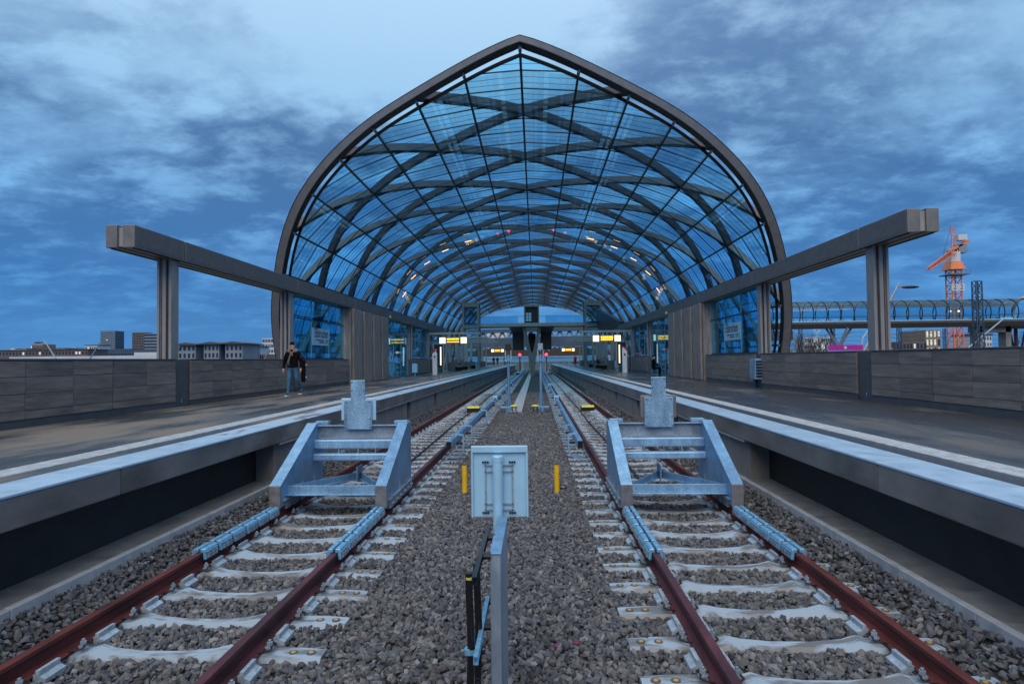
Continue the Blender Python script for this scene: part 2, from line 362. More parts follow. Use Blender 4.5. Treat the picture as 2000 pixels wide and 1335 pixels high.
# loose ballast, stone by stone
def stones(name, x0, x1, y0, y1, per_m2, smin, smax, ico, zoff=0.0):
    n = int((x1-x0)*(y1-y0)*per_m2)
    nx = max(1, int((x1-x0)*math.sqrt(per_m2))); ny = int(n/nx)+1
    gx, gy = np.meshgrid(np.arange(nx), np.arange(ny)); gx = gx.ravel(); gy = gy.ravel(); n = len(gx)
    px = x0+(gx+rng.uniform(-0.15, 1.15, n))*(x1-x0)/nx; py = y0+(gy+rng.uniform(-0.15, 1.15, n))*(y1-y0)/ny
    if ico == 20:
        ph = (1+5**0.5)/2
        bv = np.array([(-1, ph, 0), (1, ph, 0), (-1, -ph, 0), (1, -ph, 0), (0, -1, ph), (0, 1, ph), (0, -1, -ph), (0, 1, -ph), (ph, 0, -1), (ph, 0, 1), (-ph, 0, -1), (-ph, 0, 1)], float)/1.9
        bf = np.array([(0, 11, 5), (0, 5, 1), (0, 1, 7), (0, 7, 10), (0, 10, 11), (1, 5, 9), (5, 11, 4), (11, 10, 2), (10, 7, 6), (7, 1, 8), (3, 9, 4), (3, 4, 2), (3, 2, 6), (3, 6, 8), (3, 8, 9), (4, 9, 5), (2, 4, 11), (6, 2, 10), (8, 6, 7), (9, 8, 1)])
    else:
        bv = np.array([(1, 0, 0), (-1, 0, 0), (0, 1, 0), (0, -1, 0), (0, 0, 1), (0, 0, -1)], float)
        bf = np.array([(0, 2, 4), (2, 1, 4), (1, 3, 4), (3, 0, 4), (2, 0, 5), (1, 2, 5), (3, 1, 5), (0, 3, 5)])
    k = len(bv); sz = smin+(smax-smin)*rng.beta(2.0, 2.2, n)
    V = bv[None]*(1+rng.uniform(-0.34, 0.28, (n, k, 1))) + rng.uniform(-0.14, 0.14, (n, k, 3))
    V *= (sz[:, None]*0.5*np.stack([rng.uniform(0.85, 1.35, n), rng.uniform(0.7, 1.0, n), rng.uniform(0.55, 0.85, n)], 1))[:, None, :]
    q = rng.normal(size=(n, 4)); q[:, 1:3] *= 0.45; q /= np.linalg.norm(q, axis=1)[:, None]; w, x, y, z = q[:, 3], q[:, 1], q[:, 2], q[:, 0]
    RM = np.stack([np.stack([1-2*(y*y+z*z), 2*(x*y-w*z), 2*(x*z+w*y)], 1), np.stack([2*(x*y+w*z), 1-2*(x*x+z*z), 2*(y*z-w*x)], 1), np.stack([2*(x*z-w*y), 2*(y*z+w*x), 1-2*(x*x+y*y)], 1)], 1)
    V = np.einsum('nij,nkj->nki', RM, V)
    pz = bedz(px, py)+rng.uniform(-0.03, 0.012, n)+zoff
    for xt_, off_ in ((-2.5, 0.0), (2.5, 0.22)):
        ph_ = (py-(5.41-0.606*5+off_)) % 0.606; ph_ = np.minimum(ph_, .606-ph_)
        on = (np.abs(px-xt_) < 1.30) & (ph_ < .085) & ((np.abs(px) < 3.3) | (rng.random(n) < .45)); pz = np.where(on, pz-.10, pz)
    V += np.stack([px, py, pz], 1)[:, None, :]
    Fc = (bf[None]+np.arange(n)[:, None, None]*k).reshape(-1, 3)
    me = bpy.data.meshes.new(name); nv, nf = n*k, len(Fc)
    me.vertices.add(nv); me.vertices.foreach_set('co', V.reshape(-1).astype(np.float32))
    me.loops.add(nf*3); me.loops.foreach_set('vertex_index', Fc.reshape(-1).astype(np.int32))
    me.polygons.add(nf); me.polygons.foreach_set('loop_start', (np.arange(nf)*3).astype(np.int32))
    me.polygons.foreach_set('use_smooth', np.zeros(nf, bool)); me.update(calc_edges=True)
    pal = np.array([(0.145, 0.142, 0.140), (0.105, 0.108, 0.114), (0.160, 0.152, 0.145), (0.085, 0.093, 0.108), (0.210, 0.208, 0.205), (0.120, 0.114, 0.108), (0.110, 0.080, 0.088)])
    pal = pal*np.array([0.90, 0.95, 1.03])
    tone = pal[rng.choice(7, n, p=[.24, .22, .15, .15, .08, .14, .02])]*rng.uniform(0.6, 1.6, (n, 1))
    a = me.color_attributes.new('tone', 'FLOAT_COLOR', 'POINT'); c = np.ones((nv, 4), np.float32); c[:, :3] = np.repeat(tone, k, 0); a.data.foreach_set('color', c.reshape(-1))
    me.materials.append(MATS['stone']); o = bpy.data.objects.new(name, me); COL.objects.link(o); o['kind'] = 'stuff'
    o['label'] = 'angular grey brown ballast stones filling the track bed'; o['category'] = 'ballast'; return o
stones('ballast', -3.97, 3.97, 3.0, 13.0, 760, 0.034, 0.086, 20)
stones('ballast', -3.97, 3.97, 13.0, 22.0, 430, 0.045, 0.09, 20)
stones('ballast', -3.97, 3.97, 22.0, 42.0, 260, 0.055, 0.10, 8)

# ------------------------------------------------------------------ tracks
RAILP = [(-.036, 0), (.036, 0), (.036, -.036), (.009, -.052), (.009, -.142), (.075, -.156), (.075, -.170), (-.075, -.170), (-.075, -.156), (-.009, -.142), (-.009, -.052), (-.036, -.036)]
sl = MB(); st = []
for x, zt, hw in [(-1.3, -.185, .095), (-1.08, -.178, .11), (-.60, -.178, .11), (-.52, -.155, .105), (-.40, -.178, .085), (-.15, -.193, .07), (.15, -.193, .07), (.40, -.178, .085), (.52, -.155, .105), (.60, -.178, .11), (1.08, -.178, .11), (1.3, -.185, .095)]:
    st.append([(x, -hw-.03, -.40), (x, -hw, zt-.035), (x, -hw+.022, zt), (x, hw-.022, zt), (x, hw, zt-.035), (x, hw+.03, -.40)])
for i, q in enumerate(st): sl.v += q
for i in range(len(st)-1):
    for j in range(6):
        j2 = (j+1) % 6; sl.f.append((i*6+j, i*6+j2, i*6+6+j2, i*6+6+j))
sl.f.append(tuple(range(6))); sl.f.append(tuple(range(66, 72)))
sleeper_me = sl.mesh('sleeper', 'sleeper')
clip_me = MB().tube([(-.02, -.075, -.152), (.035, -.085, -.140), (.075, -.05, -.135), (.060, 0, -.128), (.075, .05, -.135), (.035, .085, -.140), (-.02, .075, -.152)], .0085, 6).mesh('rail_clip', 'rust_dark')
b = MB(); b.extr([(.024*math.cos(a*math.pi/3), .024*math.sin(a*math.pi/3)) for a in range(6)], 'z', -.135, -.098); b.tube([(0, 0, -.15), (0, 0, -.08)], .012, 8); b.tube([(0, 0, -.142), (0, 0, -.133)], .036, 10)
bolt_me = b.mesh('bolt', 'galv_dull')
disc_me = MB().tube([(0, 0, -.19), (0, 0, -.172)], .018, 12).mesh('marker_disc', 'marker')
rim_me = MB().tube([(0, 0, -.19), (0, 0, -.1745)], .036, 14).mesh('disc_rim', 'marker_rim')
d = MB(); d.extr([(0, -.150), (.035, -.150), (.095, -.178), (.095, -.215), (0, -.215)], 'y', -.10, .10); d.box(.02, .05, -.10, .10, -.152, -.118)
damper_me = d.mesh('rail_damper', 'damper')
b2 = MB(); [b2.extr([(x+.03*math.cos(a*math.pi/3), y+.03*math.sin(a*math.pi/3)) for a in range(6)], 'z', -.17, -.11) for x in (-.67, -.83, .67, .83) for y in (0,)]
far_fix = b2.mesh('far_fixings', 'rust_dark')
YS = 3.0
for side, xt, off in ((-1, -T, 0.0), (1, T, 0.22)):
    tr = thing('railway_track', ('railway track whose rails run beside the platform with the walking man' if side < 0 else 'railway track whose rails run beside the platform with the wall mounted cabinet'), 'railway track', (xt, YS, 0), 'two parallel station tracks')
    for s in (-1, 1):
        rl = MB(); rl.extr([(xt+s*G+p, q) for p, q in RAILP], 'y', 1.2, 134.0)
        rl.build('rail', 'rust' if s == side else 'rust_inner', tr, bevel=0.006)
    k = 0; y = 5.41-0.606*5+off
    while y < 60:
        so = inst('sleeper', sleeper_me, tr, (0, y-YS, random.uniform(-.004, .004)), random.uniform(-.006, .006))
        if y < 17:
            for s in (-1, 1):
                for q in (-1, 1):
                    inst('rail_clip', clip_me, so, (s*G+q*.075, 0, 0), 0 if q > 0 else math.pi)
                    inst('bolt', bolt_me, so, (s*G+q*.118, 0, 0))
                for q in (1.06, 1.20):
                    inst('disc_rim', rim_me, so, (s*q, 0, 0)); inst('marker_disc', disc_me, so, (s*q, 0, .001))
        elif y < 34: inst('fixings', far_fix, so)
        if y < 22:
            for s in (-1, 1):
                inst('rail_damper', damper_me, tr, (s*G+.07, y+.27-YS, 0)); inst('rail_damper', damper_me, tr, (s*G-.07, y+.27-YS, 0), math.pi)
        y += 0.606; k += 1
    fs = MB()
    while y < 132: fs.box(xt-1.3, xt+1.3, y-.13, y+.13, -.4, -.19); y += 0.606
    o = fs.build('far_sleepers', 'sleeper', tr); o['kind'] = 'stuff'
    cb = MB(); pts = [(xt-.12*side+.03*math.sin(i*1.3), 11.0+i*3.0, -.165) for i in range(32)]; cb.tube(pts, .022, 8)
    tag(cb.build('track_cable', 'black_steel', origin=(xt, 11, -.17)), 'thin dark cable laid along the middle of the track beside the '+('walking man' if side < 0 else 'wall mounted cabinet'), 'cable')
# ------------------------------------------------------------------ platforms
def platform(s):
    nm = 'left' if s < 0 else 'right'
    p = MB(); p.box(s*4.42, s*9.6, 1.0, 138, -1.2, 0.985); base = struct('platform_'+nm, p, 'concrete')
    a = MB()
    ys = [1.0]+[10.5+7.4*i for i in range(6)]+[138]
    a.box(s*4.44, s*(XW+.02), 1.0, 138, 0.985, 1.0)
    a.build('surface', 'asphalt' if s < 0 else 'asphalt_wet', base)
    y = 1.0; i = 0
    while y < 138:
        L = 2.7 if y < 45 else 31.0
        y2 = min(138, y+L)
        c = MB(); c.box(s*XP, s*4.445, y+.004, y2-.004, 0.975, 1.006); c.build('coping_slab', 'coping' if not (s < 0 and 8 < y < 22) else 'coping_worn', base, bevel=.01)
        y = y2; i += 1
    t = MB()
    for k in range(7): t.box(s*(4.745+.046*k), s*(4.770+.046*k), 1.0, 60, 1.0, 1.009)
    t.box(s*4.735, s*5.065, 1.0, 60, 1.0, 1.0045); t.box(s*4.735, s*5.065, 60, 136, 1.0, 1.006); t.build('tactile_strip', 'tactile', base)
    y = 1.0
    while y < 138:
        y2 = min(138, y+(5.42 if y < 60 else 40)); f = MB(); f.box(s*3.948, s*4.41, y+.006, y2-.006, .70, .974)
        f.build('fascia_panel', 'fascia', base, bevel=.012); y = y2
    # hollow below the platform edge, then the concrete wall with deep joints
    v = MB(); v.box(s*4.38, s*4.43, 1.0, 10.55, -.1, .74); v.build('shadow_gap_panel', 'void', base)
    y = 10.5
    while y < 136:
        c = MB(); c.box(s*4.06, s*4.43, y, y+5.2, -.3, .73); c.build('wall_panel', 'concrete', base, bevel=.01); y += 5.8
    l = MB(); l.box(s*3.96, s*4.06, 10.5, 136, .66, .698); l.build('ledge', 'kerb', base)
    y = 1.0
    while y < 13:
        c = MB(); c.box(s*3.985, s*4.40, y+.004, y+.636, -.2, .055+random.uniform(-.003, .003)); c.build('paving_slab', 'slab', base, bevel=.006)
        y += .64
    c = MB(); c.box(s*4.0, s*4.40, 13, 130, -.2, .0); c.build('paving_band', 'slab', base)
    y = 1.0
    while y < 14:
        c = MB(); c.box(s*3.905, s*3.982, y+.004, y+.996, -.3, .066+random.uniform(-.003, .003)); c.build('kerb_stone', 'kerb', base, bevel=.008); y += 1.0
    return base
platform(-1); platform(1)

# ------------------------------------------------------------------ parapet walls
def parapet(s, y0, y1, label, group=None, thick=0.3, pitch=1.128, split=None):
    w = thing('parapet_wall', label, 'wall', (s*XW, y0, ZP), group)
    b = MB(); b.box(s*(XW+.035), s*(XW+thick), y0, y1, ZP, ZW-.035); b.build('core', 'plinth', w)
    b = MB(); b.box(s*(XW+.015), s*(XW+.05), y0, y1, ZP, ZP+.135); b.build('plinth', 'plinth', w)
    b = MB(); b.box(s*(XW-.01), s*(XW+thick+.02), y0, y1, ZW-.035, ZW); b.build('coping', 'plinth', w, bevel=.006)
    n = max(1, round((y1-y0)/pitch)); dy = (y1-y0)/n; zs = [ZP+.140, ZP+.295, ZP+.590, ZP+.885, ZW-.042]
    for i in range(n):
        for j in range(4):
            q = random.uniform(-.004, .004); t = MB(); t.box(s*(XW+q), s*(XW+.04), y0+i*dy+.005, y0+(i+1)*dy-.005-(.018 if split == i+1 else 0), zs[j]+.004, zs[j+1]-.004)
            t.build('tile', random.choice(('tile', 'tile', 'tile_b', 'tile_c')), w, bevel=.003)
    return w
def gap_panel(s, y0, y1, label):
    w = thing('parapet_post_cover', label, 'wall panel', (s*XW, y0, ZP), 'metal covers between the parapet walls')
    ym = (y0+y1)/2
    for a, b_ in ((y0+.015, ym-.006), (ym+.006, y1-.015)):
        b = MB(); b.box(s*(XW+.06), s*(XW+.09), a, b_, ZP, ZW-.02); b.build('cover_plate', 'plinth', w, bevel=.004)
    b = MB(); b.box(s*(XW+.09), s*(XW+.12), y0+.01, y1-.01, ZP, ZW-.03); b.build('backing', 'steel_dark', w)
    b = MB(); b.tube([(s*(XW+.055), ym, ZP+.10), (s*(XW+.055), ym, ZP+.19)], .014, 8); b.build('drain_spout', 'galv', w)
for s in (-1, 1):
    who = 'opposite the wall mounted cabinet' if s < 0 else 'by the wall mounted cabinet'
    parapet(s, 3.7, 15.0, 'brown tiled parapet wall running out from under the free end of the beam '+('on the walking man\'s platform' if s < 0 else 'on the cabinet\'s platform'), split=8)
    gap_panel(s, 15.0, 15.68, 'flat grey metal cover at the first beam column '+('on the walking man\'s platform' if s < 0 else 'on the cabinet\'s platform'))
    parapet(s, 15.68, 22.2, 'brown tiled parapet wall between the first two beam columns '+('on the walking man\'s platform' if s < 0 else 'on the cabinet\'s platform'))
    gap_panel(s, 22.2, 22.75, 'flat grey metal cover at the second beam column '+('behind the walking man' if s < 0 else 'behind the metal cabinet'))
    parapet(s, 22.75, 29.3, 'brown tiled parapet wall below the '+('station name sign on the walking man\'s platform' if s < 0 else 'station name sign on the cabinet\'s platform'))
    parapet(s, 44.4, 51.9, 'brown tiled parapet wall behind the red topped help point '+('on the walking man\'s platform' if s < 0 else 'on the cabinet\'s platform'))
    parapet(s, 53.0, 59.5, 'brown tiled parapet wall at the inner end of the beam '+('on the walking man\'s platform' if s < 0 else 'on the cabinet\'s platform'))

# ------------------------------------------------------------------ beams on columns
for s in (-1, 1):
    wh = 'the walking man\'s platform' if s < 0 else 'the platform with the metal cabinet'
    XB = XW+.05-.10; w0, w1, w2, w3 = XW-.05, XW+.22, XW+.34, XW+.60
    YB1 = 60.0
    bm_ = thing('platform_beam', 'long grey steel box beam carried on columns along '+wh, 'beam', (s*(XW+.27), YB0, ZBB), 'box beams along the platforms')
    js = [YB0, 15.3]+[15.3+7.42*i for i in range(1, 7)]+[YB1]
    for a, b_ in zip(js[:-1], js[1:]):
        m_ = MB(); m_.box(s*w0, s*w1, a+.02, b_-.02, ZBB, ZBT); o = m_.build('beam_section', 'steel_paint', bm_, bevel=.012)
        m_ = MB(); m_.box(s*(w0-.006), s*(w0+.01), a+.10, b_-.10, ZBB+.05, ZBT-.04); m_.build('side_panel', 'steel_panel', bm_)
        nseg = 1 if a < 22 else 5
        for k in range(1, nseg):
            yy = a+(b_-a)*k/nseg; m_ = MB(); m_.box(s*(w0-.009), s*(w0-.004), yy-.012, yy+.012, ZBB+.05, ZBT-.04); m_.build('panel_joint', 'steel_dark', bm_)
        m_ = MB(); m_.box(s*w2, s*w3, a+.004, b_-.004, ZBB, ZBT); m_.build('beam_section', 'steel_paint', bm_, bevel=.012)
    m_ = MB(); m_.box(s*(w1-.01), s*(w2+.01), YB0+.06, YB1, ZBB+.03, ZBT-.05); m_.build('recess_strip', 'steel_light', bm_)
    m_ = MB(); m_.box(s*(w0+.05), s*(w0+.09), YB0+.1, YB1, ZBB-.02, ZBB+.004); m_.box(s*(w3-.09), s*(w3-.05), YB0+.1, YB1, ZBB-.02, ZBB+.004); m_.build('soffit_rail', 'steel_dark', bm_)
    m_ = MB(); m_.box(s*(w0+.02), s*(w3-.02), 22.0, YB1, ZBT, ZBT+.04); m_.build('gutter', 'steel_dark', bm_)
    ordn = ['first', 'second', 'third', 'fourth', 'fifth', 'sixth', 'seventh']
    for i, yc in enumerate(COLY):
        c = thing('beam_column', 'grey steel column, %s from the free end of the beam along %s' % (ordn[i], wh), 'column', (s*(XW+.27), yc, ZP), 'columns under the platform beams')
        zb = ZP-.05; xc = s*(XW+.27)
        for dx in (-.155, .155):
            m_ = MB(); m_.box(xc+dx-.03, xc+dx+.03, yc-.16, yc+.16, zb, ZBB+.01); m_.build('flange', 'steel_light', c, bevel=.004)
        m_ = MB(); m_.box(xc-.126, xc-.085, yc-.125, yc+.125, zb, ZBB+.01); m_.box(xc+.085, xc+.126, yc-.125, yc+.125, zb, ZBB+.01); m_.build('web', 'steel_paint', c)
        m_ = MB(); m_.box(xc-.085, xc+.085, yc-.05, yc+.05, zb, ZBB+.01); m_.build('inner_web', 'steel_dark', c)
        m_ = MB(); m_.box(xc-.045, xc+.045, yc-.165, yc+.165, zb, ZBB+.01); m_.build('centre_strip', 'steel_light', c, bevel=.004)

# ------------------------------------------------------------------ the vault
# A round barrel whose ends are cut by the diagonal ribs themselves: the front arch is the two
# ribs that run back from the tip of the ridge, so the tip juts forward like a prow.
Y0 = 25.2; BAYL = 7.42; A_ = 0.715; YFAR = Y0+17*BAYL; HC = 2.09
QX = [(0, 12.97), (2.39, 11.90), (4.40, 10.79), (6.20, 9.68), (7.67, 8.44), (8.87, 7.01), (9.66, 5.39), (10.06, 3.66), (10.22, 2.06), (10.10, 0.46), (9.72, -1.19), (9.2, -2.6), (8.6, -4.0)]
QT = np.array([math.atan2(x, z) for x, z in QX]); QC = np.array([math.hypot(x, z) for x, z in QX])/25.0
def natspline(t, y):
    n = len(t); h = np.diff(t); A = np.eye(n); rr = np.zeros(n)
    for i in range(1, n-1):
        A[i, i-1], A[i, i], A[i, i+1] = h[i-1], 2*(h[i-1]+h[i]), h[i]; rr[i] = 6*((y[i+1]-y[i])/h[i]-(y[i]-y[i-1])/h[i-1])
    M = np.linalg.solve(A, rr)
    def f(x):
        i = int(np.clip(np.searchsorted(t, x)-1, 0, n-2)); a, b_ = t[i+1]-x, x-t[i]
        return M[i]*a**3/(6*h[i])+M[i+1]*b_**3/(6*h[i])+(y[i]/h[i]-M[i]*h[i]/6)*a+(y[i+1]/h[i]-M[i+1]*h[i]/6)*b_
    return f
cfun = natspline(QT, QC)
NT = 700; th = np.linspace(0, QT[-1], NT); rho = np.zeros(NT); sarc = np.zeros(NT); rho[0] = cfun(0)*Y0
for i in range(1, NT):
    dt = th[i]-th[i-1]; ds = rho[i-1]*dt
    for _ in range(8):
        r1 = cfun(th[i])*(Y0+A_*(sarc[i-1]+ds)); ds = math.hypot(r1-rho[i-1], (r1+rho[i-1])/2*dt)
    rho[i] = r1; sarc[i] = sarc[i-1]+ds
secx, secz = rho*np.sin(th), HC+rho*np.cos(th)
kk = np.ones(41)/41.0   # ease the small wobble at the ridge
pad = np.concatenate([secz[40:0:-1], secz, np.full(40, secz[-1])]); padx = np.concatenate([-secx[40:0:-1], secx, np.full(40, secx[-1])])
secz[:600] = np.convolve(pad, kk, 'same')[40:640]; secx[:600] = np.convolve(padx, kk, 'same')[40:640]; secx[0] = 0
SMAX = float(sarc[-1])
tanx, tanz = np.gradient(secx), np.gradient(secz); ln = np.hypot(tanx, tanz); norx, norz = -tanz/ln, tanx/ln
def prof(s_, off=0.0):
    """point and outward normal at arc length |s| on the side sign(s)"""
    a = abs(s_); sg = -1 if s_ < 0 else 1
    x, z, nx, nz = [float(np.interp(a, sarc, q)) for q in (secx, secz, norx, norz)]
    if a < 1e-3: x, nx, nz = 0.0, 0.0, 1.0
    return Vector((sg*(x+nx*off), 0, z+nz*off)), Vector((sg*nx, 0, nz))
def ybeg(a): return Y0+A_*abs(a)
def yend(a): return YFAR-A_*abs(a)
vault = thing('station_roof_vault', 'pointed glass barrel vault with grey front arch and crossing lattice ribs over both platforms', 'station roof', (0, Y0, -5.0))
def sweep_rib(name, mt, fa, fy, off, w, h, amax=SMAX, step=.4, a0=0.0, side=None, dy=0.0, taper=False):
    path, nor, a = [], [], a0
    while True:
        p, n = prof(side*a if a else side*1e-9, off); path.append(Vector((p.x, fy(a)+dy, p.z))); nor.append(n)
        if a >= amax-1e-6: break
        a = min(a+step, amax)
    fr = []
    for i in range(len(path)):
        d_ = (path[min(i+1, len(path)-1)]-path[max(i-1, 0)]).normalized(); fr.append((d_.cross(nor[i]).normalized(), nor[i]))
    if taper:
        for i in range(len(path)):
            k_ = min(1.12, .58+.42*(i*step)/11.0); path[i] = path[i]-nor[i]*off+nor[i]*(.02+(off-.02)*k_); fr[i] = (fr[i][0], nor[i]*k_)
    if a0 == 0.0: fr[0] = (Vector((0, 1 if fr[0][0].y > 0 else -1, 0)), fr[0][1])
    m_ = MB(); m_.sweep(path, w, h, fr); return m_.build(name, mt, vault)
for s in (-1, 1):
    sweep_rib('front_arch', 'portal_paint', None, ybeg, .24, .52, .44, side=s, dy=-.05, taper=True)
    sweep_rib('arch_soffit', 'steel_dark', None, ybeg, .012, .40, .03, side=s, dy=.0)
    sweep_rib('arch_edge_trim', 'steel_dark', None, ybeg, .475, .54, .035, side=s, dy=-.05, taper=True)
    sweep_rib('glass_edge_beam', 'steel_dark', None, ybeg, -.03, .10, .14, amax=24.0, side=s, dy=.75)
    sweep_rib('rear_arch', 'portal_paint', None, yend, .24, .5, .44, side=s)
SPUR = [float(np.interp(t, th, sarc)) for t in QT[:11]]
for s in (-1, 1):
    for i, a in enumerate(SPUR):
        if i == 0 and s > 0: continue
        p, n = prof(s*a if a else 0.0, -.06); ya = ybeg(a)
        path = [(p.x, ya+.05, p.z), (p.x, yend(a), p.z)]
        m_ = MB(); m_.sweep(path, .11, .17, [((n.z, 0, -n.x), n)]*2); m_.build('purlin', 'steel_dark', vault)
        p2, _ = prof(s*a if a else 0.0, .06)
        m_ = MB(); m_.tube([(p.x, ya+.02, p.z), (p2.x, ya+.02, p2.z)], .06, 8); m_.tube([(p.x, ya, p.z-.02), (p.x, ya+.35, p.z-.02)], .075, 8); m_.build('bracket', 'galv_dull', vault)
# lattice: from every ridge node one rib runs back and one runs forward down each flank
for k in range(0, 18):
    yk = Y0+BAYL*k
    for s in (-1, 1):
        if k > 0:
            am = min(SMAX, (yk-Y0)/(2*A_))
            sweep_rib('lattice_rib', 'lattice_paint', None, lambda a: yk-A_*a, .28, .40, .42, amax=am-.1, side=s)
        if 0 < k < 17:
            am = min(SMAX, (YFAR-yk)/(2*A_))
            sweep_rib('lattice_rib', 'lattice_paint', None, lambda a: yk+A_*a, .285, .40, .42, amax=am-.1, side=s)
# glass, one pane per field, and the slim transoms between the rows
rows = [Y0+.4+BAYL/4*i for i in range(69)]
lens = SPUR
far = MB(); npan = 0
def ppt(a, y, off):
    p, n = prof(a, off); return (p.x, y, p.z)
for ri, (ya, yb) in enumerate(zip(rows[:-1], rows[1:])):
    for s in (-1, 1):
        for i in range(len(lens)-1):
            a, b_ = lens[i], lens[i+1]; g_ = .010
            lo = lambda a_, y_: min(max(y_, ybeg(a_)+.75), yend(a_))
            ys_ = [lo(a, ya+g_), lo(b_, ya+g_), lo(b_, yb-g_), lo(a, yb-g_)]
            if ys_[3]-ys_[0] < .03 and ys_[2]-ys_[1] < .03: continue
            q = [ppt(s*a, ys_[0], .06), ppt(s*b_, ys_[1], .06), ppt(s*b_, ys_[2], .06), ppt(s*a, ys_[3], .06)]
            if npan < 290:
                m_ = MB(); m_.add(q, [(0, 1, 2, 3)]); m_.build('pane', 'glass_roof', vault); npan += 1
            else: far.add(q, [(0, 1, 2, 3)])
o = far.build('far_panes', 'glass_roof', vault); o['kind'] = 'stuff'
def cross_wire(name, y, w):
    amax = min(lens[-1], (y-Y0-.75)/A_, (YFAR-y)/A_)
    if amax < .4: return
    ls = [a for a in lens[1:] if a < amax-.02]+[amax]
    m_ = MB()
    for s in (-1, 1):
        pts = [ppt(s*a if a else 0.0, y, .03) for a in [0.0]+ls]
        for p, q in zip(pts[:-1], pts[1:]): m_.bar(p, q, w, w, (0, 0, 1) if abs(p[0]) < 12 else (1, 0, 0))
    m_.build(name, 'steel_dark', vault)
for ri, y in enumerate(rows):
    cross_wire('transom', y, .050 if y < 60 else .030)
    if y < 75:
        for q in (1, 2): cross_wire('tie_wire', y+BAYL/12*q, .014)

# ------------------------------------------------------------------ platform glass walls, clad pylons, signs
def glass_wall(s, y0, y1, z0, z1, cuts, label, rail=True):
    w = thing('glass_screen', label, 'glass wall', (s*(XW+.30), y0, z0), 'glass screens below the platform beams')
    X = s*(XW+.30); ys = [y0]+cuts+[y1]
    for a, b_ in zip(ys[:-1], ys[1:]):
        m_ = MB(); m_.box(X-.008, X+.008, a+.01, b_-.01, z0, z1); m_.build('pane', 'glass_wall', w)
        m_ = MB(); m_.box(X-.02, X+.02, b_-.012, b_+.012, z0, z1); m_.build('mullion', 'galv_dull', w)
    m_ = MB(); m_.box(X-.03, X+.03, y0, y1, z1-.9, z1-.86); m_.build('transom', 'steel_dark', w)
    if rail: m_ = MB(); m_.box(X-.03, X+.03, y0, y1, z0, z0+.05); m_.build('sill', 'steel_dark', w)
for s in (-1, 1):
    pn = 'walking man\'s platform' if s < 0 else 'cabinet\'s platform'
    glass_wall(s, 22.75, 29.3, ZW+.005, ZBB, [25.1, 27.25], 'blue glass screen carrying the station name sign on the '+pn)
    glass_wall(s, 37.6, 44.2, ZP, ZBB, [39.8, 42.0], 'blue glass screen down to the floor beside the clad pylon on the '+pn)
    glass_wall(s, 44.9, 51.6, ZW+.005, ZBB, [47.1, 49.3], 'blue glass screen above the tiled wall behind the help point on the '+pn)
    py = thing('clad_pylon', ('dark brown fluted clad pylon under the beam on the ' if s < 0 else 'grey brown fluted clad pylon under the beam on the ')+pn, 'pylon', (s*XW, 33, ZP))
    m_ = MB(); m_.box(s*(XW-.02), s*(XW+.5), 29.5, 37.2, ZP, ZBB-.01); m_.build('body', 'pylon', py)
    for i in range(4):
        ya = 29.62+i*1.88; m_ = MB(); m_.extr([(ya, ZP), (ya+1.45, ZP), (ya+1.45, ZBB-.02), (ya, ZBB-.02)], 'x', s*(XW-.02), s*(XW-.14)); m_.build('flute', 'pylon', py, bevel=.04)
        m_ = MB(); m_.box(s*(XW-.05), s*(XW-.02), ya+1.5, ya+1.82, ZP, ZBB-.02); m_.build('rib', 'pylon_rib', py, bevel=.01)
    sg = thing('station_name_sign', 'white sign reading Elbbrücken on the glass screen of the '+pn, 'sign', (s*(XW+.27), 26.2, 2.78), 'station name signs')
    m_ = MB(); m_.box(s*(XW+.255), s*(XW+.285), 25.12, 27.22, 2.80, 3.52); m_.build('board', 'pale_paint', sg, bevel=.006)
    rot = (R(90), 0, R(90)) if s < 0 else (R(90), 0, R(-90)); xx = s*(XW+.252)
    text('lettering', 'Elbbrücken', .56, 'ink', sg, (xx, 26.17, 3.30), rot, .003, .66)
    m_ = MB()
    for k_, (a, b_, z) in enumerate(((25.5, 26.5, 3.02), (25.9, 26.5, 2.93), (26.7, 27.0, 3.02), (26.7, 26.9, 2.93))):
        m_.box(s*(XW+.249), s*(XW+.256), *((a, b_) if s < 0 else (52.34-a, 52.34-b_)), z-.022, z+.022)
    m_.build('direction_lines', 'ink', sg)
    m_ = MB(); a = 27.06 if s < 0 else 25.14; m_.box(s*(XW+.248), s*(XW+.256), a, a+.14, 2.84, 3.08); m_.build('exit_mark', 'green_ink', sg)
    # yellow lamp on the beam by the pylon
    m_ = MB(); m_.ell((s*(XW-.09), 37.3, ZBB+.08), .07, .07, .09, 10, 6); m_.box(s*(XW-.06), s*(XW-.04), 37.25, 37.35, ZBB+.02, ZBB+.16)
    tag(m_.build('beacon', 'yellow_plastic', origin=(s*(XW-.09), 37.3, ZBB)), 'small yellow beacon on the beam above the pylon of the '+pn, 'beacon')
# wall cabinet on the right wall
cb = thing('wall_cabinet', 'perforated silver metal cabinet with black louvred side on the parapet wall', 'cabinet', (XW, 22.4, ZP+.3))
m_ = MB(); m_.box(XW-.22, XW+.06, 22.12, 22.70, ZP+.28, ZP+1.02); m_.build('housing', 'galv_bright', cb, bevel=.012)
for k in range(6):
    m_ = MB(); m_.box(XW-.20, XW+.02, 22.10, 22.125, ZP+.36+k*.105, ZP+.42+k*.105); m_.build('louvre', 'black_steel', cb)
m_ = MB()
for k in range(7):
    for j in range(9): m_.box(XW-.224, XW-.219, 22.17+k*.075, 22.20+k*.075, ZP+.34+j*.072, ZP+.37+j*.072)
m_.build('perforation', 'galv_dull', cb)
m_ = MB(); m_.box(XW-.05, XW+.10, 22.72, 22.80, ZP+.2, ZP+1.03); m_.build('side_bracket', 'steel_dark', cb)

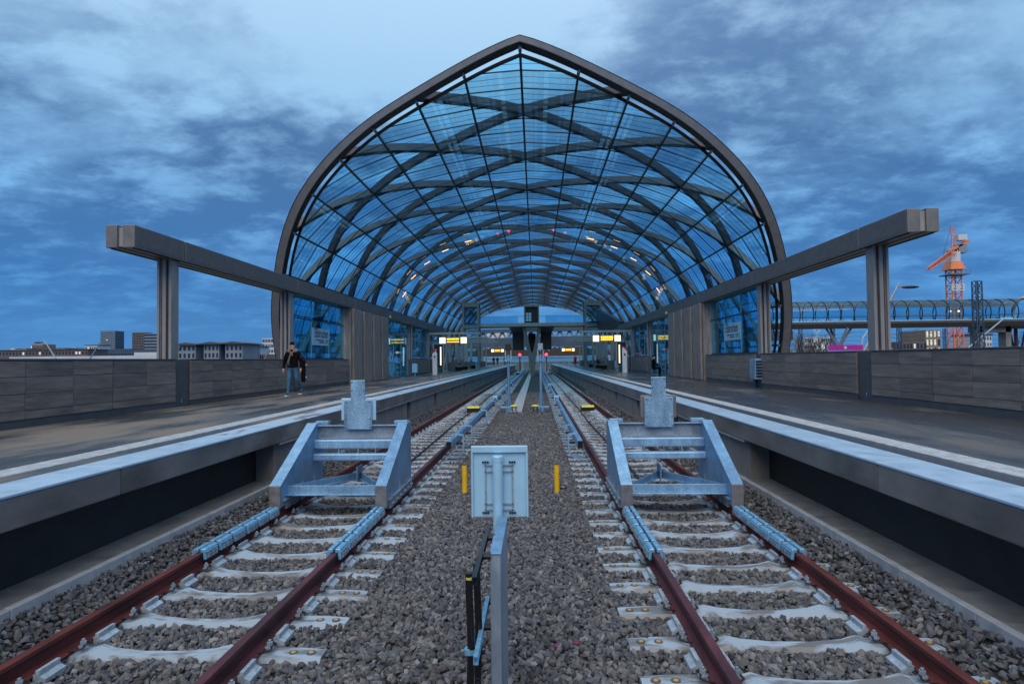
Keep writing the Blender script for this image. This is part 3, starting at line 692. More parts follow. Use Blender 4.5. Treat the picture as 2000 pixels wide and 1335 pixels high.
# ------------------------------------------------------------------ buffer stops
def buffer_stop(xt, label, back_mat):
    y0, y1 = 8.70, 10.50; B = thing('buffer_stop', label, 'buffer stop', (xt, 9.6, 0.0), 'buffer stops at the track ends')
    for s in (-1, 1):
        x = xt+s*.765
        m_ = MB(); m_.extr([(y0, .004), (y0, .31), (10.17, 1.055), (y1, 1.055), (y1, .10), (y1-.1, .004)], 'x', x-.065, x+.065); fo = m_.build('side_frame', 'galv', B, bevel=.008)
        pth = [(x, y0-.004, .006), (x, y0-.004, .315), (x, 10.165, 1.062), (x, y1+.03, 1.062)]
        m_ = MB()
        for p, q in zip(pth[1:-1], pth[2:]): m_.bar(p, q, .165, .022, (0, -1, 1))
        ff = MB(); ff.box(x-.0825, x+.0825, y0-.018, y0+.006, .004, .318); ff.build('foot_flange', 'foot_steel', B, bevel=.004)
        m_.build('flange', 'galv_bright' if s < 0 else 'galv', B, bevel=.004)
        m_ = MB(); m_.box(x-.10, x+.10, y0+.12, y1-.05, .075, .10); m_.build('foot_plate', 'galv_dull', B, bevel=.004)
        for yy in (9.0, 9.55, 10.05):
            m_ = MB(); 
            for q in (-1, 1): m_.extr([(x+q*.065, .10), (x+q*.10, .10), (x+q*.065, .26)], 'y', yy, yy+.015)
            m_.build('gusset', 'galv_dull', B)
        for k_ in range(6):
            yy = y0+.22+k_*.27
            m_ = MB(); m_.box(x+s*.02, x+s*.085, yy, yy+.20, -.055, .072); m_.tube([(x+s*.085, yy+.06, .01), (x+s*.11, yy+.06, .01)], .018, 6); m_.tube([(x+s*.085, yy+.14, .01), (x+s*.11, yy+.14, .01)], .018, 6)
            m_.box(x-s*.075, x-s*.02, yy, yy+.20, -.055, .072); m_.build('rail_grip', 'galv_dull', B, bevel=.006)
        m_ = MB(); m_.box(x-s*.20, x+s*.02, y1-.12, y1+.02, 1.02, 1.075); m_.build('cap_plate', 'galv_bright', B, bevel=.004)
    xa, xb = xt-.705, xt+.705
    m_ = MB(); m_.box(xa, xb, 10.22, 10.34, .80, .812); m_.box(xa, xb, 10.22, 10.34, 1.005, 1.02); m_.box(xa, xb, 10.30, 10.315, .80, 1.02); m_.build('head_beam', 'galv_dull', B, bevel=.004)
    for z, h, yy in ((.725, .15, 10.06), (.52, .115, 10.0)):
        m_ = MB(); m_.box(xa-.0, xb+.0, yy, yy+.13, z-h/2, z+h/2); m_.build('cross_bar', 'galv_bright', B, bevel=.02)
    for x in (-.28, .04, .33):
        m_ = MB(); m_.box(xt+x-.006, xt+x+.006, 10.05, 10.13, .575, .655); m_.build('spacer_rib', 'galv_dull', B)
    m_ = MB(); m_.box(xa, xb, 10.34, 10.46, .35, .98); m_.build('rear_plate', 'galv_dull', B) if False else None
    m_ = MB(); m_.box(xa, xb, 8.98, 8.995, .15, .27); m_.box(xa, xb, 8.995, 9.10, .15, .165); m_.box(xa, xb, 8.93, 8.98, .13, .15); m_.build('front_tie', 'galv_bright', B, bevel=.004)
    for s in (-1, 1):
        m_ = MB(); m_.bar((xt+s*.66, 9.06, .21), (xt+s*.02, 10.30, .17), .02, .11); m_.bar((xt+s*.66, 9.06, .16), (xt+s*.02, 10.30, .12), .07, .015); m_.build('brace', 'galv', B, bevel=.003)
    m_ = MB(); m_.box(xt-.012, xt+.012, 10.12, 10.42, .10, .34); m_.build('gusset_plate', 'galv', B, bevel=.004)
    m_ = MB(); m_.box(xa, xb, 9.10, 9.55, .10, .108); m_.build('tie_plate', 'galv_dull', B)
    # target panel: one T-shaped spangled plate in front of a wider backing plate
    m_ = MB(); m_.extr([(xt-.235, .955), (xt+.235, .955), (xt+.235, 1.445), (xt+.12, 1.445), (xt+.12, 1.775), (xt-.12, 1.775), (xt-.12, 1.445), (xt-.235, 1.445)], 'y', 10.19, 10.212); pn = m_.build('target_plate', 'spangle_plate', B, bevel=.006)
    m_ = MB()
    for x, z in ((-.21, .985), (.21, .985), (-.21, 1.13), (.21, 1.13), (-.20, 1.41), (.20, 1.41), (-.10, 1.60), (.10, 1.60), (-.10, 1.74), (.10, 1.74)): m_.tube([(xt+x, 10.196, z), (xt+x, 10.182, z)], .010, 8)
    m_.build('rivets', 'steel_dark', pn)
    m_ = MB(); m_.box(xt-.295, xt+.295, 10.235, 10.26, 1.10, 1.475); m_.build('backing_plate', back_mat, B, bevel=.02)
    m_ = MB(); m_.box(xt-.05, xt+.05, 10.212, 10.30, .95, 1.70); m_.build('plate_post', 'galv_dull', B)
    return B
mat('post_zinc', (0.26, 0.34, 0.43), 0.45, 0.3, 0.3, 4, 0.08, 60, (1, 1, .5))
mat('foot_steel', (0.17, 0.175, 0.185), 0.5, 0.3, 0.3, 9, 0.1, 60)
spangle('spangle_plate', (0.25, 0.42, 0.58), 0.45, 0.40, 115, .40)
buffer_stop(-T, 'galvanised buffer stop with a pale backing plate behind its stepped target', 'pale_paint')
buffer_stop(T, 'galvanised buffer stop with a dark backing plate behind its stepped target', 'steel_paint')
# friction clamps on the rails in front of the stops
cm = MB()
for s in (-1, 1):
    cm.extr([(s*.012, .052), (s*.07, .052), (s*.085, .035), (s*.092, -.075), (s*.052, -.085), (s*.042, -.004), (s*.012, -.004)], 'y', -.135, .135)
clamp_body = cm
clamp_bolt = MB().box(-.011, .011, -.022, .022, -.025, .025).mesh('bolt', 'galv_dull')
def friction_clamp(x, y, label, group):
    C = thing('friction_clamp', label, 'rail clamp', (x, y, 0), group)
    for nm in ('jaw', 'jaw'): pass
    for s in (-1, 1):
        m_ = MB(); m_.extr([(x+s*.012, .046), (x+s*.058, .046), (x+s*.074, .030), (x+s*.080, -.075), (x+s*.048, -.080), (x+s*.040, .0), (x+s*.012, .0)], 'y', y-.130, y+.130); m_.build('jaw', 'clamp_paint', C, bevel=.010)
        for q in (-.075, 0, .075): inst('bolt', clamp_bolt, C, (s*.087, q, -.03))
        m_ = MB(); m_.box(x+s*.074, x+s*.086, y-.12, y+.12, .004, .014); m_.build('edge_rib', 'clamp_paint', C, bevel=.003)
    return C
for xt, pn in ((-T, 'walking man\'s platform'), (T, 'cabinet\'s platform')):
    for s in (-1, 1):
        outer = (s < 0) == (xt < 0)
        lab = ('blue clamp from the buffer stop, rail next to the '+pn) if outer else ('blue clamp from the buffer stop, rail away from the '+pn)
        for k in range(6): friction_clamp(xt+s*G, 6.82+.335*k, ('sixth', 'fifth', 'fourth', 'third', 'second', 'first')[k]+' '+lab, 'friction clamps on the '+('platform side' if outer else 'inner')+' rail by the '+pn)

# ------------------------------------------------------------------ conductor rails
for s in (-1, 1):
    pn = 'walking man\'s platform' if s < 0 else 'cabinet\'s platform'
    cr = thing('conductor_rail', 'blue grey covered conductor rail on hanging brackets along the track by the '+pn, 'conductor rail', (s*1.42, 13.3, -.2), 'covered conductor rails')
    x = s*1.42
    y = 13.3
    while y < 118:
        y2 = min(118, y+(14.0)); m_ = MB(); m_.extr([(x-.075, .20), (x-.06, .335), (x-.03, .355), (x+.03, .355), (x+.06, .335), (x+.075, .20)], 'y', y+.003, y2-.003); m_.build('cover', 'galv', cr, bevel=.008); y = y2
    m_ = MB(); m_.box(x-.055, x+.055, 13.27, 13.8, .17, .325); m_.build('end_ramp', 'black_rubber', cr)
    m_ = MB(); m_.box(x-.03, x+.03, 13.5, 118, .14, .215); m_.build('live_rail', 'rust_dark', cr)
    ys = [14.3, 16.2]+[21.1+4.85*i for i in range(20)]
    for i, y in enumerate(ys):
        m_ = MB(); xo = s*1.22
        pth = [(x-s*.02, y, .365), (xo, y, .35), (xo, y, -.05), (xo+s*.11, y, -.175), (s*1.60, y, -.175)]
        for p, q in zip(pth[:-1], pth[1:]): m_.bar(p, q, .075 if y < 60 else .09, .032, (0, 0, 1) if abs(p[2]-q[2]) < .05 else (1, 0, 0))
        m_.build('bracket', 'galv_bright', cr)
        m_ = MB(); m_.tube([(xo+s*.02, y, .16), (x-s*.04, y, .16)], .028, 8); m_.build('insulator', 'rust_dark', cr)
    for y in (28.4, 42.0): m_ = MB(); m_.box(x-.11, x+.11, y, y+.5, .19, .40); m_.build('joint_box', 'pale_paint', cr, bevel=.01)

# ------------------------------------------------------------------ things standing between the tracks
def zb(x): return float(bedz(np.array([x]), 0)[0])
wk = MB(); y = 26.2
wpath = thing('cable_trough', 'row of flat concrete trough covers running between the tracks', 'cable trough', (-.37, 26.2, -.2))
while y < 100:
    L = 1.0 if y < 50 else 10.0
    m_ = MB(); m_.box(-.61, -.13, y+.008, y+L-.008, -.26, -.10+random.uniform(-.006, .006)); m_.build('cover_slab', 'kerb', wpath, bevel=.008); y += L
for x, lab in ((-.76, 'yellow half pipe marker post standing alone in the ballast beside the pale sign'), (.82, 'yellow half pipe marker post standing in the ballast by the rusty flat bar')):
    m_ = MB(); n = 14; r1, r2 = .043, .033
    prf = [(x+r1*math.cos(a), 10.55-r1*math.sin(a)) for a in np.linspace(math.pi*-.1, math.pi*1.1, n)]+[(x+r2*math.cos(a), 10.55-r2*math.sin(a)) for a in np.linspace(math.pi*1.1, math.pi*-.1, n)]
    m_.extr([(float(a), float(b_)) for a, b_ in prf], 'z', -.28, .285); o = m_.build('marker_post', 'yellow_paint', origin=(x, 10.55, -.2)); tag(o, lab, 'marker post', 'yellow marker posts')
m_ = MB(); m_.box(.60, 1.02, 10.85, 10.89, -.19, -.165); tag(m_.build('flat_bar', 'rust_dark', origin=(.8, 10.87, -.18)), 'short rusty flat bar lying on the ballast near a yellow post', 'metal bar')
for x, y, c in ((.62, 4.9, 0), (.78, 4.95, 1)):
    m_ = MB(); m_.ell((x, y, -.165), .035, .025, .02, 7, 5); tag(m_.build('painted_stone', 'purple_stain', origin=(x, y, -.17)), 'small pink stained stone lying on the ballast by the steel post', 'stone', 'pink stained stones')
# sign seen from behind
sg = thing('track_sign', 'pale blue sign panel seen from behind on a round post between the tracks', 'sign', (.20, 4.66, -.2))
cx, cy = .205, 4.62
m_ = MB(); m_.box(cx-.205, cx+.205, cy-.006, cy+.006, .915, 1.44); pnl = m_.build('panel', 'pale_paint', sg, bevel=.005)
m_ = MB(); m_.box(cx-.213, cx+.213, cy-.03, cy+.008, 1.395, 1.446); m_.build('top_rim', 'pale_paint', pnl, bevel=.006)
for s in (-1, 1): m_ = MB(); m_.box(cx+s*.205-.008, cx+s*.205+.008, cy-.028, cy+.008, .915, 1.43); m_.build('side_rim', 'pale_paint', pnl, bevel=.005)
m_ = MB(); m_.tube([(cx-.012, cy-.055, -.3), (cx-.012, cy-.055, 1.335)], .038, 20); po = m_.build('post', 'pale_paint', sg, smooth=False)
m_ = MB(); m_.tube([(cx-.012, cy-.055, 1.335), (cx-.012, cy-.055, 1.372), (cx-.012, cy-.055, 1.380)], [.041, .041, .034], 20); m_.build('post_cap', 'pale_paint', po)
for z in (1.30, 1.255, 1.015, .97): m_ = MB(); m_.box(cx-.115, cx+.105, cy-.02, cy-.008, z-.004, z+.004); m_.build('bracket_bar', 'galv_dull', pnl)
for x in (-.105, .095):
    m_ = MB(); m_.box(cx+x-.004, cx+x+.004, cy-.02, cy-.008, .955, 1.325); m_.build('bracket_bar', 'galv_dull', pnl)
    for z in (1.325, .95): m_ = MB(); [m_.tube([(cx+x+q, cy-.012, z), (cx+x+q, cy-.022, z)], .008, 8) for q in (-.018, 0, .018)]; m_.build('screws', 'steel_dark', pnl)
# steel post with struts and hoses
sp = thing('steel_post', 'narrow galvanised steel box post in front of the pale sign', 'post', (.23, 4.05, -.3))
m_ = MB(); m_.box(.200, .262, 3.66, 4.50, -.4, .94); m_.build('body', 'post_zinc', sp, bevel=.004)
m_ = MB(); m_.box(.196, .266, 3.65, 4.51, .94, .948); m_.build('cap', 'galv', sp, bevel=.003)
for z, ya, yb, mtn in ((.93, 3.24, 4.30, 'black_steel'), (.50, 3.28, 4.12, 'clamp_paint')):
    m_ = MB(); m_.box(.135, .139, ya, yb, z-.022, z+.022); m_.box(.139, .160, ya, yb, z+.018, z+.022); m_.box(.139, .160, ya, yb, z-.022, z-.018); m_.build('strut', mtn, sp)
    for yy in (ya+.42, ya+.8): m_ = MB(); m_.tube([(.145, yy, z), (.205, yy, z)], .022, 10); m_.build('standoff_bolt', 'black_rubber', sp)
for i, (x, y) in enumerate(((.100, 3.46), (.128, 3.62))):
    pts = [(x+.004*math.sin(q*.11), y, -.35+q*.012) for q in range(105)]
    m_ = MB(); m_.tube(pts, [.021 if (q % 2) or q > 50 else .018 for q in range(105)], 12); h = m_.build('hose', 'black_rubber', origin=(x, y, -.3)); tag(h, 'upright black corrugated hose '+('clamped beside the steel post, outer of two' if i == 0 else 'clamped beside the steel post, inner of two'), 'hose', 'hoses on the steel post')
m_ = MB(); m_.tube([(.100, 3.46, .865), (.100, 3.46, .878)], .024, 14); m_.build('tape_band', 'yellow_plastic', sp)
m_ = MB(); m_.tube([(.100, 3.46, .455), (.100, 3.46, .485)], .033, 14); m_.box(.10, .14, 3.43, 3.49, .455, .485); m_.build('hose_clamp', 'clamp_paint', sp)
# signal masts, caps, cables, magnets
for s in (-1, 1):
    x, y = s*.70, 26.6; top = 2.78
    ms = thing('signal_mast', 'slim pale grey signal mast with lamp housing '+('beside the cable trough' if s < 0 else 'beside the track by the cabinet\'s platform'), 'signal mast', (x, y, -.2), 'slim signal masts')
    m_ = MB(); m_.tube([(x, y, -.3), (x, y, -.02)], .17, 14); m_.build('footing', 'galv', ms)
    m_ = MB(); m_.box(x-.36, x+.36, y-.12, y+.12, -.02, .07); m_.build('base_plate', 'galv', ms, bevel=.015)
    m_ = MB(); m_.tube([(x, y, .0), (x, y, 2.3)], .06, 12); m_.build('pole', 'galv', ms)
    for q in range(4):
        a = q*math.pi/2+.78; m_ = MB(); m_.bar((x+.15*math.cos(a), y+.15*math.sin(a), .07), (x+.05*math.cos(a), y+.05*math.sin(a), .55), .03, .03); m_.build('stay', 'galv', ms)
    m_ = MB(); m_.box(x-.19, x+.19, y-.10, y+.10, 2.02, 2.10); m_.build('platform_plate', 'galv', ms)
    for q in (-.12, .12): m_ = MB(); m_.box(x+q-.025, x+q+.025, y-.05, y+.05, 2.1, 2.5); m_.build('yoke', 'galv_dull', ms)
    m_ = MB(); m_.box(x-.11, x+.11, y-.10, y+.16, 2.5, top); m_.build('lamp_housing', 'steel_dark' if s < 0 else 'galv_dull', ms, bevel=.01)
    c = thing('cable_marker', 'low yellow capped cable box on the ballast beside the mast '+('at the cable trough' if s < 0 else 'away from the cable trough'), 'cable box', (s*.45, 25.9, -.2), 'yellow cable boxes')
    m_ = MB(); m_.ell((s*.45, 25.9, .13), .17, .12, .06, 14, 6); m_.build('cap', 'yellow_plastic', c)
    for q in (-.08, .08): m_ = MB(); m_.tube([(s*.45+q, 25.9, .12), (s*.45+q, 25.88, -.05), (s*.45+q-s*.06, 25.8, -.19)], .018, 8); m_.build('lead', 'black_rubber', c)
    mg = thing('track_magnet', 'yellow topped track magnet between the rails by the '+('walking man\'s platform' if s < 0 else 'cabinet\'s platform'), 'track magnet', (s*2.5+.23, 27, -.2), 'track magnets')
    for yy in (27.0, 95.0):
        if yy < 50: par = mg
        else: par = thing('track_magnet', 'distant yellow track magnet towards the far fence by the '+('walking man\'s platform' if s < 0 else 'cabinet\'s platform'), 'track magnet', (s*2.5+.23, yy, -.2), 'track magnets')
        m_ = MB(); m_.box(s*2.5-.06, s*2.5+.52, yy-.15, yy+.15, -.22, -.02); m_.build('base', 'steel_dark', par)
        m_ = MB(); m_.extr([(yy-.16, -.02), (yy+.16, -.02), (yy+.12, .06), (yy-.12, .06)], 'x', s*2.5-.04, s*2.5+.50); m_.build('cover', 'yellow_plastic', par, bevel=.01)
m_ = MB(); m_.tube([(-.40+.8*i/12, 25.75-.25*math.sin(i/12*math.pi), -.175-.0*math.sin(i)) for i in range(13)], .018, 8); tag(m_.build('ground_cable', 'black_rubber', origin=(0, 25.7, -.18)), 'black cable looping on the ballast between the two yellow cable boxes', 'cable')

# ------------------------------------------------------------------ help points, displays, vitrines
for s in (-1, 1):
    pn = 'walking man\'s platform' if s < 0 else 'cabinet\'s platform'
    x, y = s*7.15, 46.3
    h = thing('help_point', 'white help point column with curved red top on the '+pn, 'help point', (x, y, ZP), 'red topped help points')
    m_ = MB(); m_.box(x-.17, x+.17, y-.12, y+.12, ZP, ZP+1.62); m_.build('body', 'white_paint', h, bevel=.02)
    m_ = MB(); m_.box(x+s*.171, x+s*.215, y-.12, y+.12, ZP, ZP+1.05); m_.build('side_band', 'red_paint', h)
    arc = [(x-s*.19+s*.40*(1-math.cos(t)), ZP+1.55+.42*math.sin(t)) for t in np.linspace(.0, 1.57, 10)]; arc = [(x-s*(.20-.42*math.sin(t)), ZP+1.55+.42*math.cos(t)) for t in np.linspace(0, 1.35, 10)]
    m_ = MB()
    for p, q in zip(arc[:-1], arc[1:]): m_.bar((p[0], y, p[1]), (q[0], y, q[1]), .24, .07, (0, 0, 1))
    m_.build('curved_top', 'red_paint', h)
    m_ = MB(); m_.extr([(x-.165, ZP+1.6), (x+.165, ZP+1.6), (x-s*.05, ZP+1.9), (x-s*.165, ZP+1.9)], 'y', y-.10, y+.10); m_.build('head', 'white_paint', h)
    m_ = MB(); m_.box(x-.07, x+.07, y-.128, y-.118, ZP+1.28, ZP+1.46); m_.build('call_plate', 'red_paint', h)
    for i, yd in enumerate((51.5, 112.0)):
        xa, xb = s*(XW+.1), s*4.15
        d = thing('train_display', 'amber train display between lit squares '+('on the first arm over the ' if i == 0 else 'far down the ')+pn, 'display', (s*6.45, yd, 3.45), 'hanging train displays')
        m_ = MB(); m_.box(s*5.85, s*7.05, yd-.12, yd+.12, 3.50, 4.02); m_.build('housing', 'steel_light', d)
        m_ = MB(); m_.box(s*5.90, s*7.0, yd-.13, yd-.119, 3.55, 3.97); scr = m_.build('screen', 'screen_dark', d)
        m_ = MB()
        for r_ in range(3 if s > 0 else 2):
            xx = 5.95
            while xx < 6.92:
                wl = random.choice((.06, .10, .14)); m_.box(s*xx, s*min(6.96, xx+wl), yd-.137, yd-.129, 3.60+r_*(.13 if s > 0 else .22), 3.69+r_*(.13 if s > 0 else .25)); xx += wl+(.02 if s < 0 else .03)
        m_.build('amber_text', 'amber', scr)
        for q in (5.55, 7.35):
            m_ = MB(); m_.box(s*(q-.24), s*(q+.24), yd-.10, yd+.10, 3.52, 4.02); bx = m_.build('lit_square', 'lamp_white', d)
            m_ = MB(); m_.bar((s*q, yd-.108, 3.77), (s*q+.09, yd-.108, 3.86), .01, .02); m_.bar((s*q, yd-.108, 3.77), (s*q, yd-.108, 3.93), .01, .02); m_.build('hands', 'ink', bx)
        for q in (5.95, 6.95): m_ = MB(); m_.tube([(s*q, yd, 4.0), (s*q, yd, 4.32)], .03, 6); m_.build('hanger', 'steel_light', d)
    arms = [(51.5, 4.15, 'first')] + [(62, 4.3, 'second'), (70, 4.1, 'third'), (78, 4.3, 'fourth'), (112.0, 4.3, 'last')]
    for yd, xin, on in arms:
        a = thing('display_arm', 'light steel cantilever arm, %s along the %s' % (on, pn), 'arm', (s*8.4, yd, 4.3), 'cantilever arms')
        m_ = MB(); m_.box(s*8.6, s*xin, yd-.12, yd+.12, 4.26, 4.44); m_.build('arm', 'steel_light', a, bevel=.01)
        m_ = MB(); m_.box(s*8.45, s*8.62, yd-.09, yd+.09, ZP, 4.26); m_.build('post', 'steel_light', a)
    v = thing('timetable_case', 'tall lit timetable case in a grey frame on the '+pn, 'timetable case', (s*7.5, 50.0, ZP), 'timetable cases')
    for q in (7.05, 7.85): m_ = MB(); m_.box(s*(q-.05), s*(q+.05), 49.92, 50.08, ZP, ZP+2.5); m_.build('frame_post', 'steel_light', v)
    m_ = MB(); m_.box(s*7.10, s*7.80, 49.95, 50.05, ZP+.55, ZP+2.4); m_.build('case', 'steel_dark', v)
    m_ = MB(); m_.box(s*7.22, s*7.32, 49.93, 49.951, ZP+.7, ZP+2.2); m_.build('lit_strip', 'lamp_white', v)
    for i, yy in enumerate((61, 66, 71, 76, 81, 92, 98)):
        c = thing('platform_canopy_post', 'dark grey clad post standing beyond the beam end on the '+pn, 'post', (s*7.9, yy, ZP), 'posts beyond the beam on the '+pn)
        m_ = MB(); m_.box(s*7.9, s*8.2, yy-.15, yy+.15, ZP, 4.3 if yy < 90 else 4.0); m_.build('shaft', 'steel_light', c)
        m_ = MB(); m_.box(s*7.55, s*8.25, yy-.2, yy+.2, ZP, ZP+.9); m_.build('base_cladding', 'plinth', c)
    pass
    for i, yy in enumerate((63.5, 69, 78.5)):
        b = thing('wall_bench', 'dark bench between the clad posts of the '+pn, 'bench', (s*7.6, yy, ZP), 'benches on the '+pn)
        m_ = MB(); m_.box(s*7.2, s*7.75, yy-1.2, yy+1.2, ZP+.42, ZP+.48); m_.build('seat', 'bld_tan', b)
        m_ = MB(); m_.box(s*7.75, s*7.85, yy-1.3, yy+1.3, ZP, ZP+1.15); m_.build('backrest', 'tile', b)
        for q in (-.9, .9): m_ = MB(); m_.box(s*7.3, s*7.7, yy+q-.04, yy+q+.04, ZP, ZP+.42); m_.build('leg', 'steel_dark', b)
    for i, yy in enumerate((56.5, 64, 72)):
        p = thing('poster_case', 'grey framed poster case with %s poster on the %s' % (('a pale blue', 'a grey', 'a silvery')[i], pn), 'poster case', (s*8.45, yy, ZP+1.2), 'poster cases')
        m_ = MB(); m_.box(s*8.42, s*8.5, yy-1.1, yy+1.1, ZW if yy < 60 else ZP+.9, ZP+2.9); m_.build('frame', 'steel_light', p); m_ = MB(); m_.box(s*8.405, s*8.42, yy-.95, yy+.95, ZP+1.35, ZP+2.75); m_.build('poster', ('pale_paint', 'bld_grey', 'bld_pale')[i], p)
for s, yy in ((-1, 43.0), (1, 57.5)):
    b = thing('litter_bin', 'small pale litter bin '+('on a stand at the glass screen' if s < 0 else 'hung by the tiled wall'), 'litter bin', (s*8.0, yy, ZP))
    m_ = MB(); m_.box(s*7.85, s*8.2, yy-.18, yy+.18, ZP+.25, ZP+.9); m_.build('bin_body', 'pale_paint', b, bevel=.02); m_ = MB(); m_.box(s*7.98, s*8.06, yy-.05, yy+.05, ZP, ZP+.25); m_.build('stand', 'galv_dull', b); m_ = MB(); m_.box(s*7.82, s*8.22, yy-.2, yy+.2, ZP+.95, ZP+.99); m_.box(s*7.84, s*7.87, yy-.18, yy+.18, ZP+.9, ZP+.96); m_.build('lid', 'steel_dark', b)

# ------------------------------------------------------------------ footbridge, lifts, central pier at the far end
YBR = 86.0; ZD = 6.75
br = thing('footbridge', 'grey footbridge with glass railing crossing both tracks inside the hall', 'footbridge', (0, YBR, ZD))
m_ = MB(); m_.box(-9.4, 9.4, YBR, YBR+4, ZD-.05, ZD+.42); m_.build('deck', 'steel_paint', br); m_ = MB(); m_.box(-9.4, 9.4, YBR-.03, YBR, ZD, ZD+.46); m_.build('edge_beam', 'steel_light', br)
for i in range(8):
    if i in (3, 4): continue
    xa = -7.6+i*1.9; m_ = MB(); m_.box(xa+.02, xa+1.88, YBR+.05, YBR+.07, ZD+.46, ZD+1.40); m_.build('railing_pane', 'glass_clear', br)
m_ = MB(); m_.box(-7.6, -1, YBR+.03, YBR+.09, ZD+1.40, ZD+1.45); m_.box(1, 7.6, YBR+.03, YBR+.09, ZD+1.40, ZD+1.45); m_.build('handrail', 'steel_light', br)
hd = thing('bridge_kiosk', 'dark boxed kiosk with white notices standing on the footbridge', 'kiosk', (0, YBR+.5, ZD+.42))
for q in (-.98, .98): m_ = MB(); m_.box(q-.09, q+.09, YBR+.2, YBR+1.4, ZD+.42, ZD+2.75); m_.build('jamb', 'steel_paint', hd)
m_ = MB(); m_.box(-1.07, 1.07, YBR+.2, YBR+1.4, ZD+2.75, ZD+2.95); m_.build('lintel', 'steel_paint', hd); m_ = MB(); m_.box(-.89, .89, YBR+.6, YBR+.7, ZD+.42, ZD+2.75); m_.build('door_panel', 'steel_dark', hd)
for i in range(2):
    for j in range(3): m_ = MB(); m_.box(-.80+i*.40, -.46+i*.40, YBR+.58, YBR+.6, ZD+.75+j*.42, ZD+1.08+j*.42); m_.build('notice', 'pale_paint', hd)
pier = thing('forked_pier', 'dark forked pier carrying the footbridge between the tracks', 'pier', (0, YBR+1.5, -.2))
for s in (-1, 1): m_ = MB(); m_.hexa([(s*1.35, YBR+.6, ZD-.05), (s*.85, YBR+.6, ZD-.05), (s*.85, YBR+2.4, ZD-.05), (s*1.35, YBR+2.4, ZD-.05), (s*.60, YBR+.9, 2.6), (s*.12, YBR+.9, 3.1), (s*.12, YBR+2.1, 3.1), (s*.60, YBR+2.1, 2.6)]); m_.build('arm', 'steel_paint', pier)
m_ = MB(); m_.hexa([(-.28, YBR+1.0, -.3), (.28, YBR+1.0, -.3), (.28, YBR+2.0, -.3), (-.28, YBR+2.0, -.3), (-.60, YBR+.9, 3.1), (.60, YBR+.9, 3.1), (.60, YBR+2.1, 3.1), (-.60, YBR+2.1, 3.1)]); m_.build('stem', 'steel_paint', pier)
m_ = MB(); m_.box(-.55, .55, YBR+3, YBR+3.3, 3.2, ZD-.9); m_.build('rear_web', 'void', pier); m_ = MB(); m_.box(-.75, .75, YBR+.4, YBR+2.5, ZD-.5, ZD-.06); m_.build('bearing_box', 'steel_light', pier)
for s in (-1, 1):
    pn = 'walking man\'s platform' if s < 0 else 'cabinet\'s platform'
    stp = thing('stair_underside', 'dark hanging stair soffit under the footbridge toward the '+pn, 'stairs', (s*2.2, YBR+3, 4), 'stair soffits')
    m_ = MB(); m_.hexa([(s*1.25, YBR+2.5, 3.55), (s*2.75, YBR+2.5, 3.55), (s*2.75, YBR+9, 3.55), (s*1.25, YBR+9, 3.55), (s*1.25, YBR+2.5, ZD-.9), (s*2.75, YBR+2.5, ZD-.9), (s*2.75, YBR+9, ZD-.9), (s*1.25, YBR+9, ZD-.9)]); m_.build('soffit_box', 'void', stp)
    m_ = MB(); m_.hexa([(s*1.20, YBR+2.45, ZD-.9), (s*2.80, YBR+2.45, ZD-.9), (s*2.80, YBR+4, ZD-.9), (s*1.20, YBR+4, ZD-.9), (s*1.15, YBR+.1, ZD-.055), (s*3.25, YBR+.1, ZD-.055), (s*3.25, YBR+4, ZD-.055), (s*1.15, YBR+4, ZD-.055)]); m_.build('sloping_soffit', 'steel_paint', stp)
    m_ = MB(); m_.box(s*2.75, s*2.83, YBR+2.4, YBR+9, 3.5, ZD-.85); m_.build('side_string', 'steel_paint', stp)
    x = s*8.55; L = thing('lift_tower', 'grey framed glass lift tower beside the footbridge on the '+pn, 'lift tower', (x, YBR, ZP), 'lift towers')
    zt = 10.0
    for qx in (-1, 1):
        for qy in (0, 2.2): m_ = MB(); m_.box(x+qx*1.05-.13, x+qx*1.05+.13, YBR-.4+qy, YBR-.14+qy, ZP, zt); m_.build('corner_post', 'steel_paint', L)
    for z in (zt-.45, ZD-.2, 3.9):
        m_ = MB(); m_.box(x-.92, x+.92, YBR-.38, YBR-.16, z, z+.45); m_.build('cross_beam', 'steel_paint', L); m_ = MB(); m_.box(x-.92, x+.92, YBR+1.82, YBR+2.04, z, z+.45); m_.build('cross_beam', 'steel_paint', L)
    m_ = MB(); m_.box(x-1.18, x+1.18, YBR-.4, YBR+2.06, zt, zt+.15); m_.build('roof', 'steel_paint', L)
    for za, zb_ in ((ZD+.25, zt-.45), (4.35, ZD-.2), (ZP, 3.9)):
        m_ = MB(); m_.box(x-.92, x+.92, YBR-.30, YBR-.28, za, zb_); m_.build('pane', 'glass_clear', L)
    m_ = MB(); m_.bar((x-.7, YBR+1, ZD+.7), (x+.7, YBR+1, zt-1), .08, .12) if s > 0 else m_.tube([(x-.25, YBR+1, ZD+1.6), (x, YBR+1, ZD+2.2), (x+.4, YBR+1, ZD+1.5)], .14, 8); m_.build('machinery', 'steel_light' if s > 0 else 'bld_tan', L)
    m_ = MB(); m_.box(x-.75, x+.75, YBR, YBR+1.6, ZD+.5, ZD+.6); m_.build('car_floor', 'steel_light', L)
